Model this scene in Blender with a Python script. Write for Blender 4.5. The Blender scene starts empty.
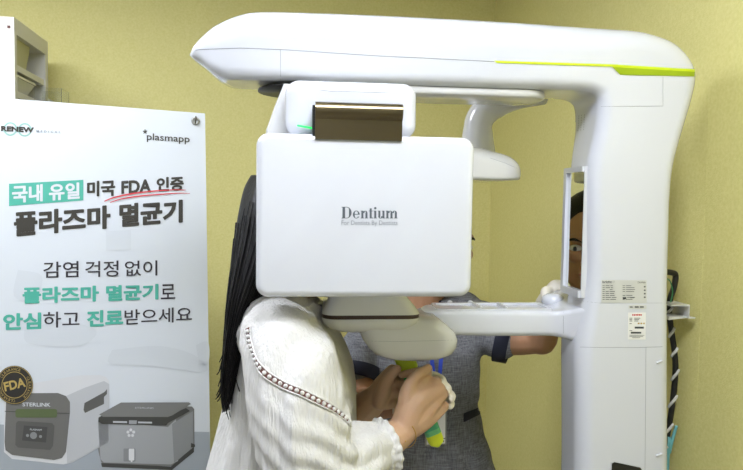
import bpy, bmesh, math, random
from mathutils import Vector, Matrix, noise
from mathutils.bvhtree import BVHTree
random.seed(7)
S = bpy.context.scene
COL = S.collection
sin, cos, pi, R = math.sin, math.cos, math.pi, math.radians

# ------------------------------------------------------------ camera
FPX, CX, CY = 650.0, 371.5, 235.0            # focal length in pixels of the 743 x 470 frame
PITCH, ROLL = R(3.08), R(0.8)
CAM = Vector((0, 0, 1.5))
c_f = Vector((0, cos(PITCH), -sin(PITCH)))
_u = Vector((0, sin(PITCH), cos(PITCH))); _r = Vector((1, 0, 0))
c_r = _r*cos(ROLL) + _u*sin(ROLL); c_u = _u*cos(ROLL) - _r*sin(ROLL)
cd = bpy.data.cameras.new('camera'); cam = bpy.data.objects.new('camera', cd); COL.objects.link(cam)
cd.sensor_fit = 'HORIZONTAL'; cd.sensor_width = 36; cd.lens = FPX*36/743; cd.clip_start = .05
M3 = Matrix((c_r, c_u, -c_f)).transposed()
cam.matrix_world = Matrix.Translation(CAM) @ M3.to_4x4()
S.camera = cam

# ------------------------------------------------------------ world and exposure
w = bpy.data.worlds.new('world'); S.world = w; w.use_nodes = True
w.node_tree.nodes['Background'].inputs[0].default_value = (.9, .95, 1, 1)
w.node_tree.nodes['Background'].inputs[1].default_value = .35
S.view_settings.view_transform = 'Standard'; S.view_settings.look = 'None'
S.view_settings.gamma = 1; S.view_settings.use_curve_mapping = False
S.view_settings.exposure = 0.08
def area(name, loc, aim, sx, sy, power, col):
    l = bpy.data.lights.new(name, 'AREA'); l.shape = 'RECTANGLE'; l.size = sx; l.size_y = sy; l.energy = power; l.color = col
    o = bpy.data.objects.new(name, l); COL.objects.link(o); o.location = loc
    o.rotation_euler = (Vector(aim)-Vector(loc)).to_track_quat('-Z', 'Y').to_euler(); return o
area('front_fill', (-.6, -1.1, 1.7), (.1, 1.6, 1.2), 1.5, 1.3, 3, (.86, .93, 1))  # added cool fill from the camera side, no window modelled behind it
LAMP = 31.0                                   # strength of the ceiling panels' diffusers

# ------------------------------------------------------------ helpers
def ray(px, py): return c_f + c_r*((px-CX)/FPX) - c_u*((py-CY)/FPX)
def P(px, py, Y):                             # point on a pixel's ray at distance Y in front of the camera
    d = ray(px, py); return CAM + d*(Y/d.y)
def plane_pt(px, py, p0, n):
    d = ray(px, py); return CAM + d*((p0-CAM).dot(n)/d.dot(n))

def srgb(h):
    h = h.lstrip('#'); c = [int(h[i:i+2], 16)/255 for i in (0, 2, 4)]
    return tuple((x/12.92 if x <= .04045 else ((x+.055)/1.055)**2.4) for x in c)
MATS = {}
def mat(name, col, rough=.5, metal=0, coat=0, bump=None, var=None, emit=0, alpha=None, sss=0, trans=0, spec=None, sheen=0):
    m = bpy.data.materials.new(name); m.use_nodes = True
    nt = m.node_tree; b = nt.nodes['Principled BSDF']
    if isinstance(col, str): col = srgb(col)
    b.inputs['Base Color'].default_value = (*col, 1)
    b.inputs['Roughness'].default_value = rough; b.inputs['Metallic'].default_value = metal
    b.inputs['Coat Weight'].default_value = coat; b.inputs['Coat Roughness'].default_value = .06
    if spec is not None: b.inputs['Specular IOR Level'].default_value = spec
    if sss: 
        b.inputs['Subsurface Weight'].default_value = sss; b.inputs['Subsurface Radius'].default_value = (.01, .004, .002); b.inputs['Subsurface Scale'].default_value = .5
    if trans: b.inputs['Transmission Weight'].default_value = trans
    if sheen: b.inputs['Sheen Weight'].default_value = sheen
    if emit:
        b.inputs['Emission Color'].default_value = (*col, 1); b.inputs['Emission Strength'].default_value = emit
    def coords(scale):
        tc = nt.nodes.new('ShaderNodeTexCoord'); mp = nt.nodes.new('ShaderNodeMapping')
        mp.inputs['Scale'].default_value = scale if hasattr(scale, '__len__') else (scale,)*3
        nt.links.new(tc.outputs['Object'], mp.inputs[0]); return mp.outputs[0]
    if bump:                                  # (scale, distance, detail)
        n = nt.nodes.new('ShaderNodeTexNoise'); n.inputs['Scale'].default_value = 1; n.inputs['Detail'].default_value = bump[2]
        nt.links.new(coords(bump[0]), n.inputs['Vector'])
        bp = nt.nodes.new('ShaderNodeBump'); bp.inputs['Distance'].default_value = bump[1]; bp.inputs['Strength'].default_value = .8
        nt.links.new(n.outputs[0], bp.inputs['Height']); nt.links.new(bp.outputs[0], b.inputs['Normal'])
    if var:                                   # (scale, colour 2, lo, hi)
        n = nt.nodes.new('ShaderNodeTexNoise'); n.inputs['Scale'].default_value = 1; n.inputs['Detail'].default_value = 4
        nt.links.new(coords(var[0]), n.inputs['Vector'])
        rp = nt.nodes.new('ShaderNodeValToRGB'); rp.color_ramp.elements[0].position = var[2]; rp.color_ramp.elements[1].position = var[3]
        rp.color_ramp.elements[0].color = (*col, 1); rp.color_ramp.elements[1].color = (*srgb(var[1]), 1)
        nt.links.new(n.outputs[0], rp.inputs[0]); nt.links.new(rp.outputs[0], b.inputs['Base Color'])
    MATS[name] = m; return m

def link(name, me, material=None, parent=None, smooth=False):
    o = bpy.data.objects.new(name, me); COL.objects.link(o)
    if material is not None:
        for m in (material if isinstance(material, (list, tuple)) else [material]): me.materials.append(m)
    if parent is not None: o.parent = parent
    if smooth:
        for p in me.polygons: p.use_smooth = True
    return o
def obj(name, verts, faces, material, parent=None, smooth=False, recalc=True):
    me = bpy.data.meshes.new(name); me.from_pydata([tuple(v) for v in verts], [], faces)
    if recalc:
        bm = bmesh.new(); bm.from_mesh(me); bmesh.ops.recalc_face_normals(bm, faces=bm.faces); bm.to_mesh(me); bm.free()
    return link(name, me, material, parent, smooth)
def tag(o, label=None, cat=None, group=None, kind=None):
    for k, v in (('label', label), ('category', cat), ('group', group), ('kind', kind)):
        if v: o[k] = v
    return o
def empty(name, loc, rz=0, label=None, cat=None, group=None):
    o = bpy.data.objects.new(name, None); COL.objects.link(o); o.empty_display_size = .05
    o.location = loc; o.rotation_euler = (0, 0, rz); return tag(o, label, cat, group)

class MB:                                     # gathers shapes that make up ONE mesh
    def __init__(s): s.v = []; s.f = []; s.mi = []
    def add(s, v, f, mi=0):
        n = len(s.v); s.v += [Vector(x) for x in v]; s.f += [tuple(i+n for i in q) for q in f]; s.mi += [mi]*len(f); return s
    def xf(s, fn): s.v = [fn(x) for x in s.v]; return s
    def build(s, name, material, parent=None, smooth=False, sharp=None, recalc=True):
        me = bpy.data.meshes.new(name); me.from_pydata([tuple(v) for v in s.v], [], s.f)
        for p, i in zip(me.polygons, s.mi): p.material_index = i
        if recalc:
            bm = bmesh.new(); bm.from_mesh(me); bmesh.ops.recalc_face_normals(bm, faces=bm.faces); bm.to_mesh(me); bm.free()
        o = link(name, me, material, parent, smooth)
        if smooth and sharp: me.set_sharp_from_angle(angle=R(sharp))
        return o

def loft(rings, cap0=True, cap1=True, closed=True):
    n = len(rings[0]); v = [p for r in rings for p in r]; f = []
    for i in range(len(rings)-1):
        for j in range(n if closed else n-1):
            a, b = i*n+j, i*n+(j+1) % n; f.append((a, b, b+n, a+n))
    if cap0: f.append(tuple(range(n-1, -1, -1)))
    if cap1: f.append(tuple((len(rings)-1)*n+j for j in range(n)))
    return v, f
def rrect(a0, a1, b0, b1, rad, n=6):          # rounded rectangle, rad for corners (a0b0, a1b0, a1b1, a0b1)
    if not hasattr(rad, '__len__'): rad = (rad,)*4
    lim = min(a1-a0, b1-b0)/2*.999; out = []
    for (cx, cy, sx, sy, t0), r in zip(((a0, b0, 1, 1, pi), (a1, b0, -1, 1, 1.5*pi), (a1, b1, -1, -1, 0), (a0, b1, 1, -1, .5*pi)), rad):
        r = min(r, lim)
        for k in range(n+1):
            t = t0+k/n*pi/2; out.append((cx+sx*r+r*cos(t), cy+sy*r+r*sin(t)))
    return out
def rbox(x0, x1, y0, y1, z0, z1, r=.01, rc=None, n=4, m=6):   # box with rounded corners in x-z (rc) and rounded y edges (r)
    rc = r if rc is None else rc; rings = []
    lay = [(y0+r*(1-sin(t)), r*(1-cos(t))) for t in [pi/2*(1-k/n) for k in range(n+1)]]
    lay += [(y1-(y-y0), d) for y, d in reversed(lay)]
    for y, d in lay:
        rings.append([Vector((a, y, b)) for a, b in rrect(x0+d, x1-d, z0+d, z1-d, max(rc-d, .0008), m)])
    return loft(rings)
def box(x0, x1, y0, y1, z0, z1):
    v = [(x, y, z) for x in (x0, x1) for y in (y0, y1) for z in (z0, z1)]
    return v, [(0, 1, 3, 2), (4, 6, 7, 5), (0, 4, 5, 1), (2, 3, 7, 6), (0, 2, 6, 4), (1, 5, 7, 3)]
def smoothpath(pts, k=6):                     # Catmull-Rom through points (any dimension)
    pts = [Vector(p) for p in pts]; out = []
    for i in range(len(pts)-1):
        p0, p1, p2, p3 = pts[max(i-1, 0)], pts[i], pts[i+1], pts[min(i+2, len(pts)-1)]
        for j in range(k):
            t = j/k; out.append(.5*((2*p1)+(p2-p0)*t+(2*p0-5*p1+4*p2-p3)*t*t+(3*p1-p0-3*p2+p3)*t**3))
    out.append(pts[-1]); return out
def tube(pts, rad, n=12, caps=True, flat=1.0, up=Vector((0, 0, 1)), round_ends=False):
    pts = [Vector(p) for p in pts]; m = len(pts)
    if not hasattr(rad, '__len__'): rad = [rad]*m
    rad = list(rad)
    if round_ends:
        d0 = (pts[0]-pts[1]).normalized(); d1 = (pts[-1]-pts[-2]).normalized(); r0, r1 = rad[0], rad[-1]
        A = [(sin(t), cos(t)) for t in (R(80), R(55), R(28))]
        pts = [pts[0]+d0*r0*s for s, c in A]+pts+[pts[-1]+d1*r1*s for s, c in reversed(A)]
        rad = [r0*c for s, c in A]+rad+[r1*c for s, c in reversed(A)]; m = len(pts)
    rings = []; prev = None
    for i in range(m):
        t = (pts[min(i+1, m-1)]-pts[max(i-1, 0)]).normalized()
        if prev is None:
            x = t.cross(up)
            if x.length < .05: x = t.cross(Vector((0, 1, 0)))
        else: x = prev-t*prev.dot(t)
        x.normalize(); prev = x; y = t.cross(x)
        rings.append([pts[i]+x*(rad[i]*cos(a))+y*(rad[i]*flat*sin(a)) for a in [2*pi*k/n for k in range(n)]])
    return loft(rings, caps, caps)
def ellip(c, rx, ry, rz, n=20, m=12, rot=None):
    rings = []
    for i in range(m+1):
        t = -pi/2+pi*i/m*.998+.003; rings.append([Vector((rx*cos(t)*cos(2*pi*k/n), ry*cos(t)*sin(2*pi*k/n), rz*sin(t))) for k in range(n)])
    v, f = loft(rings)
    return [Vector(c)+(rot @ p if rot else p) for p in v], f
def remesh(mb, voxel, smooth=4, factor=.5):   # fuse the gathered shapes into one continuous skin
    me = bpy.data.meshes.new('tmp'); me.from_pydata([tuple(v) for v in mb.v], [], mb.f)
    bm = bmesh.new(); bm.from_mesh(me); bmesh.ops.recalc_face_normals(bm, faces=bm.faces); bm.to_mesh(me); bm.free()
    o = bpy.data.objects.new('tmp', me); COL.objects.link(o)
    md = o.modifiers.new('r', 'REMESH'); md.mode = 'VOXEL'; md.voxel_size = voxel
    if smooth:
        ms = o.modifiers.new('s', 'SMOOTH'); ms.iterations = smooth; ms.factor = factor
    dg = bpy.context.evaluated_depsgraph_get()
    out = bpy.data.meshes.new_from_object(o.evaluated_get(dg))
    bpy.data.objects.remove(o); return out
def bvh_of(objs):
    v = []; f = []
    bpy.context.view_layer.update()
    for o in objs:
        n = len(v); v += [o.matrix_world @ x.co for x in o.data.vertices]; f += [tuple(i+n for i in p.vertices) for p in o.data.polygons]
    return BVHTree.FromPolygons(v, f)
def cast(bvh, px, py):
    d = ray(px, py).normalized(); h = bvh.ray_cast(CAM, d)
    if h[0] is None: return None, None
    n = h[1]
    if n.dot(d) > 0: n = -n
    return h[0], n
def into(parent, pts):
    bpy.context.view_layer.update(); inv = parent.matrix_world.inverted(); return [inv @ p for p in pts]
def seam(name, bvh, pix, parent, material, r=.0006, step=4):
    pts = []
    for (a, b), (c, d) in zip(pix[:-1], pix[1:]):
        k = max(1, int(math.hypot(c-a, d-b)/step))
        for i in range(k+1):
            h, n = cast(bvh, a+(c-a)*i/k, b+(d-b)*i/k)
            if h is not None and (not pts or (h-pts[-1]).length > 1e-4): pts.append(h)
    v, f = tube(into(parent, pts), r, 6)
    return obj(name, v, f, material, parent, True)
def patch(bvh, parent, quad, nu=8, nv=4, off=.0006):   # grid patch lying on a surface, quad = TL, TR, BR, BL in pixels -> verts, faces
    v = []
    for j in range(nv+1):
        for i in range(nu+1):
            s, t = i/nu, j/nv
            x = (quad[0][0]*(1-s)+quad[1][0]*s)*(1-t)+(quad[3][0]*(1-s)+quad[2][0]*s)*t
            y = (quad[0][1]*(1-s)+quad[1][1]*s)*(1-t)+(quad[3][1]*(1-s)+quad[2][1]*s)*t
            h, n = cast(bvh, x, y)
            if h is None:
                if v: v.append(v[-1])
                else: v.append(P(x, y, 1.6))
                continue
            v.append(h+n*off)
    f = [(j*(nu+1)+i, j*(nu+1)+i+1, (j+1)*(nu+1)+i+1, (j+1)*(nu+1)+i) for j in range(nv) for i in range(nu)]
    return into(parent, v), f
def glyphs(text, bold=0.0, shear=0, space=1):  # flat letter outlines -> verts in 0..1 box, faces
    c = bpy.data.curves.new('t', 'FONT'); c.body = text; c.offset = bold; c.shear = shear; c.space_character = space
    c.resolution_u = 3
    o = bpy.data.objects.new('t', c); COL.objects.link(o)
    dg = bpy.context.evaluated_depsgraph_get(); me = bpy.data.meshes.new_from_object(o.evaluated_get(dg))
    bpy.data.objects.remove(o)
    vs = [v.co.copy() for v in me.vertices]; fs = [tuple(p.vertices) for p in me.polygons]
    x0, x1 = min(v.x for v in vs), max(v.x for v in vs); y0, y1 = min(v.y for v in vs), max(v.y for v in vs)
    return [((v.x-x0)/(x1-x0), (v.y-y0)/(y1-y0)) for v in vs], fs
def lerp2(q, s, t):                            # s right, t up in quad TL, TR, BR, BL
    x = (q[3][0]*(1-s)+q[2][0]*s)*(1-t)+(q[0][0]*(1-s)+q[1][0]*s)*t
    y = (q[3][1]*(1-s)+q[2][1]*s)*(1-t)+(q[0][1]*(1-s)+q[1][1]*s)*t
    return x, y

# ------------------------------------------------------------ materials
WHITE = mat('gloss_white', '#cdcfd5', .12, coat=.6)
WHITE2 = mat('warm_white', '#cccccb', .18, coat=.4)
LIME = mat('lime_trim', '#c3d615', .35)
SEAM = mat('seam_grey', '#8d9096', .6)
DARK = mat('black_plastic', '#161616', .45)
BRONZE = mat('bronze_metal', '#6b6048', .28, metal=1, bump=((6, 400, 400), .0003, 2))
GREY = mat('grey_plastic', '#7b7d7c', .4)
MIRROR = mat('mirror', '#e8eae8', .03, metal=1)
GREENLED = mat('green_light', '#1fc458', .4, emit=1.2)
SKIN = mat('skin', '#b99578', .5, sss=.15, bump=(160, .0006, 3))
SKIN2 = mat('skin_tan', '#a67c5c', .5, sss=.15, bump=(160, .0006, 3))
HAIR = mat('black_hair', '#0a0808', .5, spec=.25, bump=((260, 260, 12), .001, 2))
LINEN = mat('white_linen', '#d0ceca', .9, bump=((190, 190, 12), .007, 3))
NAVY = mat('navy_cloth', '#14172a', .8)
GLOVE = mat('cream_glove', '#e9e3d6', .5)
BLUE = mat('blue_ribbon', '#1c3aa8', .6)
# ------------------------------------------------------------ the room: walls meet in the corner behind the machine
RA = R(10); e1 = Vector((cos(RA), sin(RA), 0)); e2 = Vector((-sin(RA), cos(RA), 0))
KC = Vector((.474, 2.6, 0))
RM = Matrix.Translation(KC) @ Matrix.Rotation(RA, 4, 'Z')
RI = RM.inverted()
def wallmat():
    m = mat('olive_wallpaper', '#d2cb90', .62, bump=(420, .0012, 2)); nt = m.node_tree; b = nt.nodes['Principled BSDF']
    n = nt.nodes.new('ShaderNodeTexNoise'); n.inputs['Scale'].default_value = 150; n.inputs['Detail'].default_value = 3
    tc = nt.nodes.new('ShaderNodeTexCoord'); nt.links.new(tc.outputs['Object'], n.inputs['Vector'])
    rp = nt.nodes.new('ShaderNodeValToRGB'); rp.color_ramp.elements[0].position = .32; rp.color_ramp.elements[1].position = .7
    rp.color_ramp.elements[0].color = (*srgb('#d8d086'), 1); rp.color_ramp.elements[1].color = (*srgb('#e1d994'), 1)
    nt.links.new(n.outputs[0], rp.inputs[0]); nt.links.new(rp.outputs[0], b.inputs['Base Color'])
    return m
WALL = wallmat()
PLAIN = mat('plain_wall', '#dcdde0', .8, bump=(200, .0006, 2))
CEIL = mat('ceiling_white', '#e9e8e2', .85, bump=(60, .0006, 3))
def floormat():
    m = mat('floor_vinyl', '#b4b0a8', .4); nt = m.node_tree; b = nt.nodes['Principled BSDF']
    tc = nt.nodes.new('ShaderNodeTexCoord'); br = nt.nodes.new('ShaderNodeTexBrick'); br.inputs['Scale'].default_value = 1.6
    br.inputs['Color1'].default_value = (*srgb('#b4b0a8'), 1); br.inputs['Color2'].default_value = (*srgb('#aaa69e'), 1)
    br.inputs['Mortar'].default_value = (*srgb('#86827a'), 1); br.inputs['Mortar Size'].default_value = .004
    nt.links.new(tc.outputs['Object'], br.inputs['Vector']); nt.links.new(br.outputs[0], b.inputs['Base Color']); return m
FLOORM = floormat()
HC, WL, WR = 2.45, -3.3, -4.1
def shell(name, b, m):
    v, f = box(*b); return tag(obj(name, [RM @ Vector(x) for x in v], f, m), kind='structure')
shell('floor', (WL-.1, .1, WR-.1, .1, -.1, 0), FLOORM)
shell('ceiling', (WL-.1, .1, WR-.1, .1, HC, HC+.1), CEIL)
shell('wall_back', (WL-.1, 0, 0, .1, 0, HC), WALL)
shell('wall_right', (0, .1, WR-.1, .1, 0, HC), WALL)
shell('wall_left', (WL-.1, WL, WR, 0, 0, HC), PLAIN)
shell('wall_front', (WL, 0, WR-.1, WR, 0, HC), PLAIN)
TRIM = mat('trim_white', '#dcd9cf', .5)
shell('baseboard_back', (WL, -.012, -.012, 0, 0, .09), TRIM)
shell('baseboard_right', (-.012, 0, WR, 0, 0, .09), TRIM)
# wallpaper seam strip on the right wall
h0 = RI @ plane_pt(703, 250, KC, e1)
shell('trim_1', (-.0006, 0, h0.y-.0012, h0.y+.0012, .09, 1.72), WALL)
# ceiling panels
FIX = mat('lamp_frame', '#e4e4e0', .4)
DIFF = mat('lamp_diffuser', '#edf2ff', .4, emit=LAMP)
def panel_lamp(p, q, wx, wy, label, first=[None]):
    r = empty('ceiling_light', RM @ Vector((p, q, HC)), RA, label, 'ceiling light', 'ceiling light panels')
    b = MB()
    for x0, x1, y0, y1 in ((-wx/2, wx/2, -wy/2, -wy/2+.02), (-wx/2, wx/2, wy/2-.02, wy/2), (-wx/2, -wx/2+.02, -wy/2+.02, wy/2-.02), (wx/2-.02, wx/2, -wy/2+.02, wy/2-.02)):
        b.add(*box(x0, x1, y0, y1, -.035, 0))
    b.build('frame', FIX, r)
    v, f = box(-wx/2+.02, wx/2-.02, -wy/2+.02, wy/2-.02, -.03, -.018); obj('diffuser', v, f, DIFF, r)
panel_lamp(-1.85, -1.15, 1.2, .3, 'long white ceiling light panel nearest the back wall, above the banner side')
panel_lamp(-.75, -2.2, .6, .6, 'square white ceiling light panel above the camera, nearest the right wall')
# panel_lamp(-2.6, -2.5, .3, 1.2, 'white ceiling light panel along the left wall of the room')
# ------------------------------------------------------------ the dental scanner
MA = R(6)
MO = Vector((.44, 1.315, 0))
mach = empty('dental_scanner', MO, MA, 'white panoramic dental x-ray scanner with lime trim, standing in the corner', 'medical scanner')
MW = Matrix.Translation(MO) @ Matrix.Rotation(MA, 4, 'Z'); MI = MW.inverted()
mcam = MI @ CAM; MI3 = MI.to_3x3()
def L(px, py, v):                             # pixel -> point in the scanner's own frame, on the plane at depth v
    d = MI3 @ ray(px, py); return mcam + d*((v-mcam.y)/d.y)
HW = .1                                       # half depth of column and arm
st = [  # outer px, inner px, half width, outer radius, inner radius, outer depth, inner depth
 ((190.4, 50), (190.6, 56.5), .028, .008, .008), ((193, 45), (194, 59.5), .045, .03, .02), ((201, 35), (203, 66), .056, .04, .02),
 ((212, 25), (213, 73.5), .074, .05, .02), ((226, 17.5), (226, 79), .088, .055, .02), ((241, 12.5), (241, 79.5), .096, .06, .02),
 ((258, 10), (258, 80), .1, .062, .02), ((300, 10.5), (300, 81), .1, .062, .02), ((380, 13.5), (380, 84), .1, .062, .02),
 ((450, 17), (450, 86.5), .1, .062, .02), ((520, 21), (515, 88.5), .1, .062, .02), ((570, 24.5), (560, 89.5), .1, .062, .02),
 ((606, 27), (583, 90.5), .1, .062, .02), ((638, 29.5), (593, 93), .1, .062, .02), ((660, 35.5), (597.5, 97), .1, .06, .022),
 ((674, 43), (599, 101), .1, .055, .022), ((685, 54), (599, 106), .1, .05, .024), ((692, 66), (598.5, 112), .1, .045, .025),
 ((694, 79), (598, 119), .1, .04, .025), ((690.5, 98), (596.5, 129), .1, .035, .025), ((685, 119), (594, 140), .1, .03, .025),
 ((679.5, 142), (591, 153), .1, .028, .025), ((674.5, 168), (588.5, 168), .1, .026, .025), ((671, 200), (588, 200), .1, .024, .025),
 ((669.5, 235), (588, 235), .1, .022, .025), ((668.5, 270), (588, 270), .1, .022, .025), ((668, 300), (585, 300), .1, .022, .028),
 ((668, 330), (580, 330), .1, .022, .03), ((668, 350), (577, 350), .1, .022, .03), ((668, 400), (577, 400), .1, .022, .03),
 ((668, 470), (577, 470), .1, .022, .03)]
dense = []
for k in range(len(st)-1):
    pass
VC = -.03                                      # centre of the arm's depth
def stat(s):
    (ox, oy), (ix, iy), wv, ro, ri = s
    wv *= .7
    col = max(0, min(1, (oy-45)/120)) if ox > 650 else 0      # 0 arm, 1 column
    wv -= .014*col; vc = VC-.018*col; ro = min(ro, wv*.9)
    od = -.06*(1-col) - (wv-.012-vc)*col
    return L(ox, oy, od), L(ix, iy, vc-(wv-.012)), wv, ro, ri, vc
raw = [stat(s) for s in st]
zl_ = raw[-1][0].z
for z_ in (zl_-.14, zl_-.3, zl_-.55, .03):
    o1, i1 = raw[-1][0].copy(), raw[-1][1].copy(); o1.z = i1.z = z_; raw.append((o1, i1, raw[-1][2], .022, .03, raw[-1][5]))
flat_ = [(r[0].x, r[0].z, r[1].x, r[1].z, r[2], r[3], r[4], r[5]) for r in raw]
class Vn(list): pass
def cr(p, k):
    out = []
    for i in range(len(p)-1):
        a, b, c, d = p[max(i-1, 0)], p[i], p[i+1], p[min(i+2, len(p)-1)]
        for j in range(k):
            t = j/k
            out.append([.5*(2*y+(z-x)*t+(2*x-5*y+4*z-q)*t*t+(3*y-x-3*z+q)*t**3) for x, y, z, q in zip(a, b, c, d)])
    out.append(list(p[-1])); return out
SPL = 4
fine = cr(flat_, SPL)
def sect(s):
    ox, oz, ix, iz, wv, ro, ri, vc = s
    O = Vector((ox, 0, oz)); I = Vector((ix, 0, iz)); ax = (O-I); h = ax.length; ax.normalize()
    return [I+ax*a+Vector((0, b+vc, 0)) for a, b in rrect(0, h, -wv, wv, (ri, ro, ro, ri), 9)]
rings = [sect(s) for s in fine]
cut = 20*SPL
arm = obj('overhead_arm', *loft(rings[:cut+1]), WHITE, mach, True)
colm = obj('column', *loft(rings[cut:]), WHITE, mach, True)
for o in (arm, colm): o.data.set_sharp_from_angle(angle=R(50))
G = bvh_of([arm, colm])
seam('cover_seam', G, [(191, 51), (200, 49.5), (240, 48), (280, 49.5), (380, 56), (494, 61.5)], arm, SEAM)
seam('shell_seam', G, [(280.5, 50), (280.5, 80)], arm, SEAM, .0005)
seam('panel_seam', G, [(663, 77), (663, 106), (601, 106.5)], colm, SEAM, .0005)
seam('collar_seam', G, [(580, 347), (600, 347.5), (640, 347.5), (667, 346.5)], colm, SEAM, .0005)
seam('door_seam', G, [(646, 347), (645, 470)], colm, SEAM, .0004)
seam('upper_seam', G, [(575, 300.5), (600, 303), (666, 303)], colm, SEAM, .0003)
# lime stripe, widening at the shoulder
m = MB()
m.add(*patch(G, arm, [(494, 60.8), (618, 64.6), (618, 67), (496.5, 63)], 30, 2, .0012))
m.add(*patch(G, arm, [(612, 64.4), (694.3, 69.4), (694.3, 72), (613, 67.2)], 26, 2, .0012))
m.build('lime_stripe', LIME, arm, True, recalc=False)
obj('lime_band', *patch(G, arm, [(612, 66.8), (694.3, 71.6), (694, 76.5), (620, 75)], 26, 3, .0010), mat('lime_deep', '#93aa06', .4), arm, True)
# vents on the inner face, under the shoulder
m = MB()
ven = []
for j in range(7):
    for i in range(5):
        x = 573+i*2.9-j*.15; y = 117+j*2.4-i*.5
        h, n = cast(G, x, y)
        if h is not None: m.add(*tube(into(colm, [h-n*.0002, h+n*.0004]), .0016, 6))
m.build('vent_grille', SEAM, colm)
# foot plate
m = MB(); m.add(*rbox(-.2, .2, -.26, .26, 0, .03, .008, .01)); m.build('base_plate', WHITE, mach, True, 40)

# mirror recessed frame on the column's inner face
uL = min((MI @ cast(G, 576, y)[0]).x for y in (200, 240, 280))
def Lx(px, py, u):
    d = MI3 @ ray(px, py); return mcam + d*((u-mcam.x)/d.x)
um = uL-.004
c0, c1, c2 = Lx(588, 166, um), Lx(566.5, 166, um), Lx(570, 294, um)
va, vb, zt, zb = c0.y, c1.y, c0.z, c2.z
vb = VC-.018+.05; va = VC-.018-.038
fr = MB()
for a0, a1, b0, b1 in ((va, va+.003, zb, zt), (vb-.012, vb, zb, zt), (va+.003, vb-.012, zt-.01, zt), (va+.003, vb-.012, zb, zb+.014)):
    fr.add(*box(um-(.001 if a1 < va+.004 else .006), uL+.01, a0, a1, b0, b1))
mf = fr.build('mirror_frame', WHITE, mach)
obj('mirror_glass', *box(um-.0005, um+.003, va+.002, vb-.01, zb+.012, zt-.008), MIRROR, mf)

# chin-rest arm running from the column to the chin rest
arms = []
for px, top, bot, d in ((426, 315, 327, .02), (430, 313, 331.5, .035), (438, 311.5, 334.5, .045), (450, 311, 336, .05), (500, 311.5, 337, .05), (545, 312, 337, .05),
                        (556, 311.5, 337.2, .053), (564, 310, 338, .062), (571, 307, 339.5, .078), (578, 303.5, 342, .094), (586, 300, 345, .102), (600, 298, 347, .104)):
    a, b = L(px, top, -.05), L(px, bot, -.05); arms.append((a.x, a.z, b.z, d))
arms = cr(arms, 3)
sup = obj('support_arm', *loft([[Vector((x, a, b)) for a, b in rrect(-d, d, zb_, zt_, (.012, .012, .009, .009), 5)] for x, zt_, zb_, d in arms]), WHITE, mach, True)
SB = bvh_of([sup])
a = L(437, 310, -.03); b = L(552, 310.5, -.03); zt_ = (a.z+b.z)/2
# shallow tray let into the top
m = MB(); ztr = arms[12][1]
out = rrect(a.x, b.x, -.04, .04, .012, 5); inn = rrect(a.x+.008, b.x-.008, -.032, .032, .008, 5)
m.add(*loft([[Vector((x, y, ztr-.002)) for x, y in out], [Vector((x, y, ztr+.0035)) for x, y in out], [Vector((x, y, ztr+.0035)) for x, y in inn], [Vector((x, y, ztr-.001)) for x, y in inn]]))
tr = m.build('tray_rim', WHITE, sup, True, 40)
m = MB()
for px in (477, 502):
    x = L(px, 305, 0).x; obj('tray_divider', *box(x-.002, x+.002, -.03, .03, ztr, ztr+.006), WHITE2, sup)
# round knob by the column
k = L(556, 299, .02); pr = [(.001, .0), (.02, .0), (.024, .006), (.022, .018), (.012, .024), (.001, .025)]
def lathe(prof, c, n=24, axis='z'):
    rr = []
    for r_, h in prof: rr.append([Vector(c)+(Vector((r_*cos(2*pi*i/n), r_*sin(2*pi*i/n), h)) if axis == 'z' else Vector((r_*cos(2*pi*i/n), h, r_*sin(2*pi*i/n)))) for i in range(n)])
    return loft(rr)
obj('knob', *lathe(pr, (k.x, .035, ztr-.002)), WHITE, sup, True)
seam('arm_seam', SB, [(563.5, 308), (563.5, 337)], sup, SEAM, .0004)

# chin rest: clam-shaped block and the lower housing
def stack(levels, v0, v1, rc=.02, n=8):
    rr = []
    vm = (v0+v1)/2
    for a, b, y, s in levels:
        p, q = L(a, y, v0), L(b, y, v0); h = (v1-v0)/2*s
        rr.append([Vector((x, yy, (p.z+q.z)/2)) for x, yy in rrect(p.x, q.x, vm-h, vm+h, rc, n)])
    return rr
rr = stack([(343, 396, 283, .6), (334, 404, 288, .72), (330, 408, 297, .86), (325, 417, 308, .97), (322, 422, 315.5, 1)], -.13, .0, .025)
chin = obj('chin_rest', *loft(rr), WHITE2, mach, True); chin.data.set_sharp_from_angle(angle=R(45))
obj('clam_seam', *loft(stack([(322.5, 421.5, 315.5, .985), (322.5, 421.5, 320, .985)], -.13, .0, .025)), mat('brown_gasket', '#3c2a22', .5), chin, True)
obj('lower_shell', *loft(stack([(322, 422, 319.5, 1), (323.5, 420.5, 325, .98), (328, 415, 330, .92), (336, 406, 333.5, .8), (348, 390, 335.5, .6)], -.13, .0, .025)), WHITE2, chin, True)
hous = obj('lower_housing', *loft(stack([(353, 442, 322, .9), (357, 449, 327, .97), (361, 458, 335, 1), (364.5, 461, 343, 1), (370, 460, 351, .98), (377, 456, 357.5, .93), (386, 449, 361.5, .85), (398, 438, 364, .7)], -.125, .02, .03)), WHITE2, mach, True)
HB = bvh_of([hous])
seam('housing_seam', HB, [(364, 341), (400, 341.5), (456, 340)], hous, SEAM, .0003)
# grey temple-support bar behind the chin rest
m = MB(); p = L(300, 302, -.02); q = L(330, 312, -.02); m.add(*rbox(p.x, q.x, -.05, -.0, q.z, p.z, .004)); 
m.build('temple_bar', GREY, mach, True, 40)

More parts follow.
